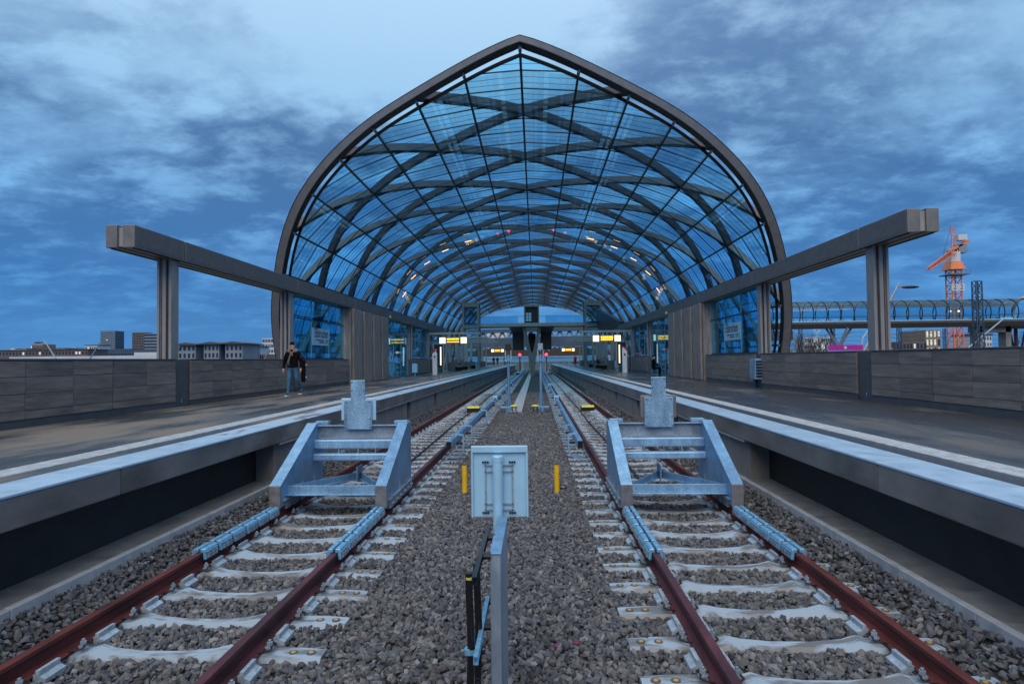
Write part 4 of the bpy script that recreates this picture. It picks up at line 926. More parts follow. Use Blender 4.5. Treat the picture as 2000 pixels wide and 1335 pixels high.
# dark stair enclosure on the right
m_ = MB(); m_.hexa([(9.3, 62, 5.3), (9.95, 62, 5.3), (9.95, 86, 5.6), (9.3, 86, 5.6), (8.9, 62, 5.8), (9.4, 62, 5.8), (9.4, 86, 9.2), (8.9, 86, 9.2)]); st_ = m_.build('escalator_casing', 'steel_dark', origin=(9.4, 70, 5.3)); tag(st_, 'dark sloping escalator casing between beam end and lift tower on the cabinet\'s platform', 'escalator')
for s in (-1, 1):
    m_ = MB(); m_.box(s*8.7, s*9.5, 60.2, 86, ZBB+.1, ZBB+.55); m_.build('gallery', 'steel_paint', br) if False else None
# end fence, signals
fn = thing('end_fence', 'pale vertical bar fence across the far end of the tracks', 'fence', (0, 131, -.2))
m_ = MB()
for i in range(66): m_.box(-8.1+i*.25-.03, -8.1+i*.25+.03, 131, 131.06, -.3 if abs(-8.1+i*.25) < 3.9 else 1.0, 2.05)
o = m_.build('pickets', 'white_paint', fn); o['kind'] = 'stuff'
m_ = MB(); m_.box(-8.2, 8.2, 130.96, 131, 1.9, 2.0); m_.box(-3.9, 3.9, 130.96, 131, .1, .2); m_.build('rails', 'bld_pale', fn)
for s in (-1, 1):
    x = s*2.55; q = thing('red_signal', 'red lit stop signal on a dark post by the '+('walking man\'s platform' if s < 0 else 'cabinet\'s platform'), 'signal', (x, 118, -.2), 'red stop signals')
    m_ = MB(); m_.box(x-.10, x+.10, 118, 118.2, -.3, 2.6); m_.build('post', 'steel_dark', q); m_ = MB(); m_.box(x-.32, x+.32, 117.9, 118.2, 2.6, 3.4); m_.build('head', 'steel_dark', q)
    m_ = MB(); m_.ell((x, 117.88, 3.0), .27, .10, .27, 12, 8); m_.build('lens', 'lamp_red', q)
# glowing bars set under the glass to imitate warm reflections in the panes
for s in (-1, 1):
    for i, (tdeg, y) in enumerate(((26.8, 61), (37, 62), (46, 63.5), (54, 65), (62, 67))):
        p, n = prof(s*float(np.interp(R(tdeg), th, sarc)), -.35); m_ = MB(); L = thing('glint_bar', 'warm glowing bar imitating a reflection %s the ridge under the glass above the %s' % (('nearest', 'second from', 'third from', 'fourth from', 'farthest from')[i], 'walking man\'s platform' if s < 0 else 'cabinet\'s platform'), 'imitated reflection', (p.x, y, p.z), 'imitated warm reflections under the roof')
        t_ = Vector((n.z, 0, -n.x)); m_.bar(p+Vector((0, y, 0))-t_*.34, p+Vector((0, y, 0))+t_*.34, .10, .05, n); m_.build('tube', 'glint_warm', L)
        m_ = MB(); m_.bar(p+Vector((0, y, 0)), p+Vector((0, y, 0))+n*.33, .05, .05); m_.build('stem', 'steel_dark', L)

# ------------------------------------------------------------------ beyond the hall: truss bridge, hoarding, slope
tb = thing('truss_bridge', 'long grey blue truss bridge beyond the end of the hall', 'bridge', (0, 230, -7))
for xa, xb, za, zb_ in ((-90, 95, 8.8, 13.0),):
    def zt_(x, z): return z+.025*abs(x)*0+ (x*.012)
    m_ = MB(); m_.bar((xa, 230, zt_(xa, 8.6)), (xb, 230, zt_(xb, 8.6)), 3, 3.6); m_.build('deck_girder', 'bld_dark', tb)
    m_ = MB(); m_.bar((xa, 230, zt_(xa, 13.0)), (xb, 230, zt_(xb, 13.0)), 3, 1.3); m_.build('top_chord', 'bld_dark', tb)
    x = xa+1; 
    while x < xb-3: 
        m_ = MB(); m_.bar((x, 230, zt_(x, 10.2)), (x+1.5, 230, zt_(x, 12.6)), 1, .7); m_.bar((x+3, 230, zt_(x, 10.2)), (x+1.5, 230, zt_(x, 12.6)), 1, .7); m_.build('web_member', 'bld_grey', tb); x += 3.6
for x in (-60, -22, 24, 62): m_ = MB(); m_.box(x-2, x+2, 228.5, 231.5, -7, zt_(x, 7)); m_.build('bridge_pier', 'concrete', tb)
m_ = MB(); m_.box(-34, 34, 160, 160.3, 1.5, 2.95); m_.box(-34, 34, 159.9, 160, 2.5, 2.6); [m_.box(q-.1, q+.1, 160.3, 160.5, -7, 2.8) for q in range(-33, 34, 6)]; tag(m_.build('hoarding', 'hoarding', origin=(0, 160, -7)), 'light blue hoarding beyond the end fence', 'hoarding')
hm = MB(); n = 180; pr = [(-36+i*.4, 5.4+.6*math.sin(i*.12)+random.uniform(-.5, .5)) for i in range(n+1)]
hm.extr([(-36, -7)]+pr+[(36, -7)], 'y', 190, 215); struct('embankment', hm, 'bush')

def facade(name, label, x, y, w, d, h, floors, bays, wall, z0=-7, win='window_dark', fw=.6, fh=.55, lit=.0, roof=None, parts=None, zbase=0.0, group=None):
    B = thing(name, label, 'building', (x, y, z0), group)
    m_ = MB(); m_.box(x-w/2, x+w/2, y, y+d, z0, z0+h); m_.build('wall', wall, B)
    if roof: m_ = MB(); m_.box(x-w/2-.6, x+w/2+.6, y-.6, y+d+.6, z0+h, z0+h+roof); m_.build('roof', 'bld_roof', B)
    cw, ch = w/bays, (h-zbase)/floors
    wm = MB().box(-cw*fw/2, cw*fw/2, -.12, .05, -ch*fh/2, ch*fh/2).mesh('window', win); wl = MB().box(-cw*fw/2, cw*fw/2, -.12, .05, -ch*fh/2, ch*fh/2).mesh('window', 'window_lit')
    for i in range(bays):
        for j in range(floors):
            inst('window', wl if random.random() < lit else wm, B, (-w/2+(i+.5)*cw, 0, zbase+(j+.5)*ch))
    return B
def _ray(px, py): return right*((px-1000)/F)+up*((667.5-py)/F)+fwd
def at(px, D):      # x of the bearing px at distance D
    q = _ray(px, 680); return CAM[0]+q.x/q.y*D
def zat(py, px, D):
    q = _ray(px, py); return CAM[2]+q.z/q.y*D
D = 900.0
def bld(name, label, pa, pb, ptop, D, floors, bays, wall, dep=20, **k):
    xa, xb = at(pa, D), at(pb, D); zt = zat(ptop, (pa+pb)/2, D); return facade(name, label, (xa+xb)/2, D, xb-xa, dep, zt+7, floors, bays, wall, **k)
bld('office_tower', 'dark blue glass office tower standing alone on the skyline', 196, 225, 646, 900, 20, 8, 'bld_dark', fw=.85, fh=.45, win='bld_grey', lit=.02)
bld('office_tower', 'dark brown office slab next to a blue glass block on the skyline', 258, 283, 649, 900, 15, 8, 'bld_brown', fw=.55, fh=.6, lit=.02)
bld('office_tower', 'blue banded glass block adjoining the brown office slab', 282, 309, 651, 880, 12, 7, 'bld_grey', fw=.95, fh=.55)
bld('apartment_block', 'small tan apartment block on the skyline beside a leaning lamp', 60, 83, 672, 700, 5, 8, 'bld_tan', fw=.5, fh=.5, lit=.1)
bld('long_viaduct_building', 'long low dark building with a band of small windows', -60, 172, 684, 420, 2, 36, 'bld_brown', fw=.5, fh=.4, zbase=11, lit=.12, roof=.5)
bld('long_shed', 'long pale flat shed roofline behind the dark building', 20, 150, 679, 800, 1, 12, 'bld_pale', fw=.6, fh=.2, zbase=14)
bld('low_hall', 'low blue grey hall in front of the office towers', 185, 330, 682, 600, 2, 20, 'bld_dark', fw=.8, fh=.3)
bld('river_terminal', 'long white terminal with small square windows beside the river', 262, 420, 687, 380, 1, 30, 'bld_white', fw=.35, fh=.25, zbase=11)
bld('pale_quay_wall_building', 'long pale glazed hall just above the parapet', 18, 315, 695, 300, 1, 24, 'bld_pale', fw=.9, fh=.3, zbase=8)
bld('brick_block', 'tan block with dark windows behind the terminal', 405, 520, 692, 330, 4, 26, 'bld_tan', fw=.5, fh=.5, lit=.05)
bld('brick_block', 'brown long block high behind the pavilion roofs', 420, 545, 673, 520, 5, 26, 'bld_brown', fw=.5, fh=.5, lit=.05)
bld('white_office', 'stepped white office block next to the front arch', 512, 540, 660, 450, 7, 5, 'bld_pale', fw=.75, fh=.5, win='bld_dark')
for i, (pa, pb, pt) in enumerate(((348, 382, 673), (398, 428, 672), (440, 474, 672))):
    o = bld('pavilion_block', ('grey block with flared flat roof beside the first beam column', 'grey block with flared flat roof between two like it', 'grey block with flared flat roof next to the brown long block')[i], pa, pb, pt, 310, 5, 4, 'bld_grey', fw=.5, fh=.6, group='blocks with flared roofs')
    xa, xb = at(pa, 310), at(pb, 310); zt = zat(pt, 410, 310); xm = (xa+xb)/2
    m_ = MB(); m_.extr([(xa-1.6, zt), (xb+1.6, zt), (xb+1.6, zt+.35), (xm, zt+1.3), (xa-1.6, zt+.35)], 'y', 308, 332); m_.build('roof', 'bld_roof', o)
def leaning_lamp(pa, ya, pb, yb, D, label, arm=True):
    xa, xb = at(pa, D), at(pb, D); za, zb_ = zat(ya, pa, D), zat(yb, pb, D); sl = (xb-xa)/(zb_-za); x0 = xa+sl*(-7-za)
    L = thing('leaning_street_lamp', label, 'street lamp', (x0, D, -7), 'leaning street lamps')
    m_ = MB(); m_.tube([(x0, D, -7), (xb, D, zb_)], [.22, .12], 8); m_.build('mast', 'galv_dull', L)
    if arm:
        s = -1 if sl < 0 else 1; t = .12; xm, zm = xb+(xa-xb)*t, zb_+(za-zb_)*t
        m_ = MB(); m_.tube([(xm, D, zm), (xm+s*.8, D, zm-.1)], .06, 6); m_.build('arm', 'galv_dull', L); m_ = MB(); m_.ell((xm+s*1.5, D, zm-.1), 1.1, .4, .18, 12, 6); m_.build('lamp_head', 'steel_dark', L)
leaning_lamp(106, 695, 86, 664, 130, 'leaning street lamp in front of the long dark building')
leaning_lamp(178, 697, 195, 669, 150, 'leaning mast in front of the lone blue tower', False)
leaning_lamp(342, 697, 351, 675, 150, 'leaning mast beside the first beam column', False)
leaning_lamp(518, 698, 528, 672, 150, 'leaning mast in front of the stepped white office block', False)
leaning_lamp(1727, 612, 1760, 552, 75, 'tall leaning street lamp with flat head in front of the tube bridge')
leaning_lamp(1905, 668, 1965, 620, 110, 'leaning mast crossing the end of the tube bridge', False)
for i, (pa, pb, pt, D_, wl) in enumerate(((30, 52, 681, 640, 'bld_pale'), (96, 128, 680, 760, 'bld_grey'), (132, 160, 682, 650, 'bld_tan'), (166, 192, 674, 700, 'bld_pale'), (226, 256, 682, 640, 'bld_grey'), (372, 396, 680, 420, 'bld_pale'), (428, 442, 679, 400, 'bld_white'), (474, 500, 677, 390, 'bld_pale'))):
    bld('town_house', ('small %s house low on the skyline %s' % (('pale', 'grey', 'tan', 'white', 'slate grey', 'pale', 'white', 'light grey')[i], ('near the long shed', 'behind the long dark building', 'at the end of the long dark building', 'beside the lone blue tower', 'between the two dark towers', 'between two flared roofs', 'in the second gap of the flared roofs', 'beyond the last flared roof')[i])), pa, pb, pt, D_, 4, 6, wl, fw=.5, fh=.45, lit=.04, roof=.6)
# pale block and chimney seen under the footbridge
bld('white_hall', 'windowless white hall seen under the footbridge', 952, 991, 643, 420, 2, 6, 'bld_white', fw=.2, fh=.05)

# right hand side: tube footbridge
tbx = thing('tube_bridge', 'long glass tube footbridge on a grey curved deck beyond the roof', 'footbridge', (60, 120, -7))
X0, X1, YT, ZT, RT = 20.5, 93.0, 120.0, 10.0, 2.45
def ring(x, r): return [(x, YT+r*math.sin(a), ZT+r*math.cos(a)) for a in np.linspace(-2.25, 2.25, 25)]
x = X0; k = 0
while x <= X1:
    m_ = MB(); pts = ring(x, RT); 
    m_.tube([tuple(map(float, p)) for p in pts], .10, 6); m_.build('ring', 'steel_dark', tbx); x += 2.5
m_ = MB(); pa = [tuple(map(float, p)) for p in ring(X0, RT-.05)]; pb = [tuple(map(float, p)) for p in ring(X1, RT-.05)]
m_.add(pa+pb, [(i, i+1, 26+i, 25+i) for i in range(24)]); m_.build('glass_skin', 'glass_clear', tbx, smooth=True)
for a in (-1.0, 0.0, 1.0, -1.75, 1.75): m_ = MB(); m_.bar((X0, YT+RT*math.sin(a), ZT+RT*math.cos(a)), (X1, YT+RT*math.sin(a), ZT+RT*math.cos(a)), .10, .10); m_.build('long_rail', 'steel_paint', tbx)
m_ = MB(); m_.extr([(YT-2.3, 8.55), (YT+2.3, 8.55), (YT+2.2, 8.1), (YT+1.2, 7.3), (YT-1.2, 7.3), (YT-2.2, 8.1)], 'x', X0, X1+3); m_.build('deck', 'steel_paint', tbx)
m_ = MB(); m_.box(X0, X1, YT-2.35, YT-2.3, 8.45, 8.62); m_.build('deck_edge', 'pale_paint', tbx)
m_ = MB(); m_.box(X0, X1, YT-1.8, YT-1.75, 9.5, 9.6); m_.build('handrail', 'galv', tbx)
m_ = MB(); pts = [tuple(map(float, p)) for p in ring(X1+.3, RT+.15)]; m_.tube(pts, .35, 8); m_.build('end_ring', 'bld_pale', tbx)
for x in (64, 66): m_ = MB(); m_.ell((at(1858 if x == 64 else 1875, 120), YT, 10.3), .22, .2, .22, 8, 6); m_.build('ceiling_lamp', 'lamp_white', tbx)
sup = thing('tree_support', 'branching steel support under the tube bridge', 'support', (at(1639, 120), 120, -7)); xs_ = at(1639, 120)
m_ = MB(); m_.tube([(xs_, 120, -7), (xs_, 120, 3.8)], .45, 12); m_.build('stem', 'bld_grey', sup)
for q, e in ((-2.4, 0), (-.9, 1.5), (.9, -1.5), (2.4, 0)): m_ = MB(); m_.tube([(xs_, 120, 3.6), (xs_+q, 120+e, 7.4)], [.28, .2], 8); m_.build('branch', 'bld_grey', sup)
sp2 = thing('bridge_abutment', 'concrete and red steel end support of the tube bridge', 'support', (at(1935, 122), 121, -7))
m_ = MB(); m_.box(at(1902, 121), at(1912, 121), 120, 122, -7, 7.3); m_.box(at(1958, 121), at(1968, 121), 120, 122, -7, 7.3); m_.box(at(1900, 121), at(1970, 121), 120, 122.2, 6.2, 7.4); m_.build('frame', 'concrete', sp2)
for a, b_ in ((1972, 2004), (2004, 1972)): m_ = MB(); m_.bar((at(a, 122), 122, -7), (at(b_, 122), 122, 6.9), .25, .25); m_.build('cross_brace', 'steel_dark', sp2)
m_ = MB(); m_.box(at(1970, 122), at(1975, 122), 122, 122.5, -7, 7); m_.box(at(1985, 122), at(1989, 122), 122, 122.5, -7, 7); m_.build('red_post', 'rust', sp2); m_ = MB(); m_.box(at(1960, 122), at(2030, 122), 121, 123.5, 6.9, 8.1); m_.build('landing', 'steel_paint', sp2)

def lattice_mast(par, x, y, z0, z1, w0, w1, mt, nb, th, name='lattice'):
    m_ = MB(); c = lambda q, t: (x+q[0]*(w0+(w1-w0)*t)/2, y+q[1]*(w0+(w1-w0)*t)/2, z0+(z1-z0)*t)
    Q = [(-1, -1), (1, -1), (1, 1), (-1, 1)]
    for q in Q: m_.bar(c(q, 0), c(q, 1), th, th)
    o = m_.build('chords', mt, par)
    m_ = MB()
    for i in range(nb):
        for k_ in range(4):
            a, b_ = Q[k_], Q[(k_+1) % 4]; t0, t1 = i/nb, (i+1)/nb
            if i % 2: a, b_ = b_, a
            m_.bar(c(a, t0), c(b_, t1), th*.6, th*.6); m_.bar(c(a, t1), c(b_, t1), th*.5, th*.5)
    m_.build('bracing', mt, par)
# crane
DC = 170.0; xcz = at(1867, DC); cr = thing('tower_crane', 'orange tower crane with white cab panels behind the tube bridge', 'crane', (xcz, DC, -7))
Zc = lambda py: zat(py, 1867, DC)
lattice_mast(cr, xcz, DC, -7, Zc(527), 2.5, 2.5, 'orange', 15, .25)
m_ = MB(); m_.hexa([(xcz-2.0, DC-2, Zc(527)), (xcz+2.0, DC-2, Zc(527)), (xcz+2, DC+2, Zc(527)), (xcz-2, DC+2, Zc(527)), (xcz-1.3, DC-1.3, Zc(511)), (xcz+1.3, DC-1.3, Zc(511)), (xcz+1.3, DC+1.3, Zc(511)), (xcz-1.3, DC+1.3, Zc(511))]); m_.build('slewing_ring', 'orange', cr)
m_ = MB(); m_.box(xcz-1.2, xcz+1.2, DC-1.2, DC+1.2, Zc(511), Zc(492)); m_.build('tower_head', 'bld_white', cr)
m_ = MB(); m_.box(xcz-2.4, xcz+2.8, DC-2.4, DC+2.4, Zc(538), Zc(536)); 
for q in range(6): m_.bar((xcz-2.4+q*1.04, DC-2.4, Zc(537)), (xcz-2.4+q*1.04, DC-2.4, Zc(530)), .07, .07)
m_.bar((xcz-2.4, DC-2.4, Zc(530)), (xcz+2.8, DC-2.4, Zc(530)), .07, .07); m_.build('walkway', 'steel_paint', cr)
m_ = MB(); m_.bar((xcz-1, DC, Zc(490)), (xcz+3.9, DC, Zc(471)), 2.0, .5); m_.build('counter_jib', 'orange', cr); m_ = MB(); m_.box(xcz+1.0, xcz+3.2, DC-1, DC+1, Zc(494), Zc(478)); m_.build('counterweight', 'bld_grey', cr); m_ = MB(); m_.box(xcz+1.0, xcz+3.3, DC-1, DC+1, Zc(470), Zc(459)); m_.build('winch_house', 'bld_white', cr)
m_ = MB()
for q in (-.5, .9): m_.bar((xcz+q, DC-.6, Zc(492)), (xcz-.2, DC, Zc(440)), .22, .22)
m_.bar((xcz+2.2, DC, Zc(470)), (xcz-.2, DC, Zc(440)), .10, .10); m_.build('a_frame', 'orange', cr)
J0 = Vector((xcz-.6, DC-1, Zc(492))); J1 = Vector((at(1818, 135), 135, zat(525, 1818, 135)))
m_ = MB(); dj = (J1-J0); upj = Vector((0, 0, 1)); sj = dj.cross(upj).normalized()
ch = [sj*.7-upj*.5, -sj*.7-upj*.5, upj*.7]
for c_ in ch: m_.bar(J0+c_, J1+c_*.5, .2, .2)
for i in range(18):
    t0, t1 = i/18, (i+1)/18
    for a, b_ in ((0, 2), (1, 2), (0, 1)): m_.bar(J0+dj*t0+ch[a]*(1-.5*t0), J0+dj*t1+ch[b_]*(1-.5*t1), .11, .11)
m_.build('jib', 'orange', cr); m_ = MB(); m_.bar((xcz-.2, DC, Zc(440)), J0+dj*.5, .09, .09); m_.build('tie_rod', 'steel_dark', cr)
for px in (1861, 1874):
    pnl = MB(); xx = at(px, DC); z = Zc(562); pnl.box(xx-.85, xx+.85, DC-1.62, DC-1.56, z-.9, z+.9); po = pnl.build('number_plate', 'bld_white', cr); text('numeral', '2', 1.7, 'ink', cr, (xx, DC-1.64, z), (R(90), 0, 0), .01)
# masts, wires
def cat_mast(px, py, D, w, label, arms=()):
    x = at(px, D); zt = zat(py, px, D); M_ = thing('catenary_mast', label, 'mast', (x, D, -7), 'catenary masts'); lattice_mast(M_, x, D, -7, zt, w*1.25, w, 'bld_dark', 16, w*.16)
    for a, z in arms: m_ = MB(); m_.tube([(x, D, zt-z), (x+a, D, zt-z+.9)], .06, 6); m_.tube([(x, D, zt-z-1.2), (x+a, D, zt-z+.9)], .05, 6); m_.build('arm', 'bld_dark', M_)
cat_mast(1912, 549, 105, .95, 'tall dark lattice mast in front of the tube bridge')
cat_mast(1757, 635, 190, .9, 'dark lattice mast beside the tower house', ((6, 2), (-6, 3)))
cat_mast(1847, 641, 190, .8, 'dark lattice mast beside the orange crane', ((-5, 2),))
cat_mast(1627, 640, 170, .8, 'dark lattice mast behind the branching support', ((6, 2),))
cat_mast(1564, 639, 170, .7, 'dark lattice mast near the roof star building', ())
for i, py in enumerate((646, 654, 662, 669, 675)):
    xa, xb, D_ = at(1545, 185), at(2080, 185), 185+i*2; m_ = MB(); m_.tube([(xa+(xb-xa)*t, D_, zat(py, 1800, 185)-.8*math.sin((t*4 % 1)*math.pi)) for t in np.linspace(0, 1, 33)], .035, 5)
    tag(m_.build('overhead_wire', 'steel_dark', origin=(xa, D_, 10-i)), 'thin overhead wire strung between the catenary masts', 'wire', 'overhead wires')
# star building, tower house, others
o = bld('star_building', 'pale office with a ringed star on its roof', 1572, 1626, 658, 430, 5, 12, 'bld_pale', fw=.6, fh=.5, lit=.2)
xs_ = at(1596, 430); zc_ = zat(642, 1596, 430); rs_ = 2.5
em = thing('roof_star', 'white ringed three pointed star emblem turning on a roof', 'emblem', (xs_, 430, zc_-4))
m_ = MB(); m_.tube([(xs_+rs_*math.cos(a), 430, zc_+rs_*math.sin(a)) for a in np.linspace(0, 2*math.pi, 32, endpoint=False)], .22, 6, closed=True); m_.build('ring', 'bld_white', em)
m_ = MB()
for k_ in range(3):
    a = math.pi/2+k_*2*math.pi/3; m_.add([(xs_+rs_*math.cos(a), 430, zc_+rs_*math.sin(a)), (xs_+.55*math.cos(a+1.05), 430, zc_+.55*math.sin(a+1.05)), (xs_, 429.6, zc_), (xs_+.55*math.cos(a-1.05), 430, zc_+.55*math.sin(a-1.05)), (xs_, 430.4, zc_)], [(0, 1, 2), (0, 2, 3), (0, 4, 1), (0, 3, 4)])
m_.build('star', 'bld_white', em); m_ = MB(); m_.tube([(xs_, 430, zc_-rs_), (xs_, 430, zat(658, 1596, 430)-.3)], .2, 6); m_.build('stem', 'bld_white', em)
bld('tower_house', 'brown brick tower house with tall bright windows', 1808, 1838, 644, 300, 3, 4, 'bld_tan', fw=.45, fh=.7, lit=.75, zbase=9)
bld('brick_wing', 'long brown brick wing beside the tower house', 1750, 1810, 667, 300, 2, 9, 'bld_brown', fw=.55, fh=.5, lit=.3, zbase=7)
bld('blue_roof_office', 'white office with blue roof behind the lattice mast', 1895, 1938, 655, 500, 5, 8, 'bld_white', fw=.5, fh=.5, win='bld_dark', roof=1.5)
gh = thing('gabled_shed', 'dark gabled shed roof showing over the parapet by the first column', 'building', (at(1735, 150), 150, -7)); xg = at(1735, 150)
m_ = MB(); m_.box(xg-1.8, xg+1.8, 150, 160, -7, 2.0); m_.build('wall', 'bld_tan', gh); m_ = MB(); m_.extr([(xg-2.2, 1.9), (xg+2.2, 1.9), (xg, 4.6)], 'y', 149.6, 160); m_.build('roof', 'bld_tan', gh)
for px0, px1, py, lab in ((1540, 1620, 683, 'low grey sheds along the railway below the star building'), (1850, 2080, 684, 'low brown railway shed behind the crane foot')):
    bld('railway_shed', lab, px0, px1, py, 210, 1, 14, 'bld_brown' if px0 > 1800 else 'bld_grey', fw=.6, fh=.2, zbase=7)
ms = thing('magenta_sign', 'magenta banner board with white round emblem above the parapet', 'sign', (at(1651, 62), 62, -7))
xa, xb = at(1617, 62), at(1685, 62); za, zb_ = zat(684, 1651, 62), zat(673.5, 1651, 62)
m_ = MB(); m_.box(xa, xb, 62, 62.1, za, zb_); m_.build('board', 'magenta', ms); m_ = MB(); m_.box(xa-.04, xb+.04, 61.97, 62.12, za-.14, za); m_.box(xa-.06, xa, 61.97, 62.12, za-.14, zb_+.04); m_.box(xb, xb+.06, 61.97, 62.12, za-.14, zb_+.04); m_.build('frame', 'clamp_paint', ms)
m_ = MB(); m_.tube([((xa+xb)/2, 62, (za+zb_)/2), ((xa+xb)/2, 61.97, (za+zb_)/2)], .14, 16); m_.build('emblem', 'bld_white', ms)
for q in (xa+.2, xb-.2): m_ = MB(); m_.tube([(q, 62.06, -7), (q, 62.06, za)], .08, 8); m_.build('leg', 'galv_dull', ms)
hp = thing('hoop_post', 'pale curved hoop post rising beside the magenta board', 'post', (at(1684, 70), 70, -7))
m_ = MB(); x_ = at(1683, 70); m_.tube([(x_, 70, -7), (x_, 70, zat(675, 1684, 70)), (x_+.15, 70, zat(660, 1684, 70)), (x_+.6, 70, zat(648, 1684, 70)), (x_+1.1, 70, zat(641, 1684, 70))], .07, 8); m_.build('tube', 'bld_pale', hp)
# bare trees
def bare_tree(px, D, ztop, label, seed):
    r = random.Random(seed); x = at(px, D); Tn = thing('bare_tree', label, 'tree', (x, D, -7), 'bare trees'); tr_ = MB(); cr_ = MB()
    def grow(p, d_, L, rad, lev):
        q = p+d_*L; (tr_ if lev < 2 else cr_).tube([p, (p+q)/2+Vector((r.uniform(-.1, .1), r.uniform(-.1, .1), 0))*L, q], [rad, rad*.85, rad*.65], 5 if lev < 2 else 4)
        if lev >= 5: return
        for _ in range(3 if lev else 5):
            e = (d_+Vector((r.uniform(-.8, .8), r.uniform(-.8, .8), r.uniform(-.1, .5)))).normalized(); grow(p+d_*L*r.uniform(.6, 1), e, L*r.uniform(.55, .8), rad*.55, lev+1)
    H = ztop+7; grow(Vector((x, D, -7)), Vector((0, 0, 1)), H*.38, .28, 0)
    tr_.build('trunk', 'bark', Tn); cr_.build('crown', 'bark', Tn)
for i, (px, D_, py, lab) in enumerate(((1568, 140, 640, 'bare tree beside the foot of the front arch'), (1603, 150, 650, 'bare tree in front of the star building'), (1582, 170, 655, 'smaller bare tree between two bare trees'), (1985, 260, 640, 'bare tree behind the end of the tube bridge'))):
    bare_tree(px, D_, zat(py, px, D_), lab, 40+i)

# ------------------------------------------------------------------ people
def skin_body(name, joints, edges, mats_by, parent):
    """one continuous figure grown over a joint graph"""
    names_ = list(joints); idx = {n_: i for i, n_ in enumerate(names_)}
    me = bpy.data.meshes.new(name); me.from_pydata([joints[n_][0] for n_ in names_], [(idx[a], idx[b_]) for a, b_ in edges], [])
    o = bpy.data.objects.new(name, me); COL.objects.link(o)
    sk = o.modifiers.new('skin', 'SKIN'); sk.use_smooth_shade = True
    for i, n_ in enumerate(names_):
        rr = joints[n_][1]; v = me.skin_vertices[0].data[i]; v.radius = rr if isinstance(rr, tuple) else (rr, rr); v.use_root = (n_ == 'pelvis')
    sb = o.modifiers.new('sub', 'SUBSURF'); sb.levels = 2; sb.render_levels = 2
    dg = bpy.context.evaluated_depsgraph_get(); m2 = bpy.data.meshes.new_from_object(o.evaluated_get(dg)); bpy.data.objects.remove(o)
    for q in mats_by['mats']: m2.materials.append(MATS[q])
    for p in m2.polygons: p.material_index = mats_by['f'](p.center); p.use_smooth = True
    r = bpy.data.objects.new(name, m2); COL.objects.link(r); r.parent = parent; return r
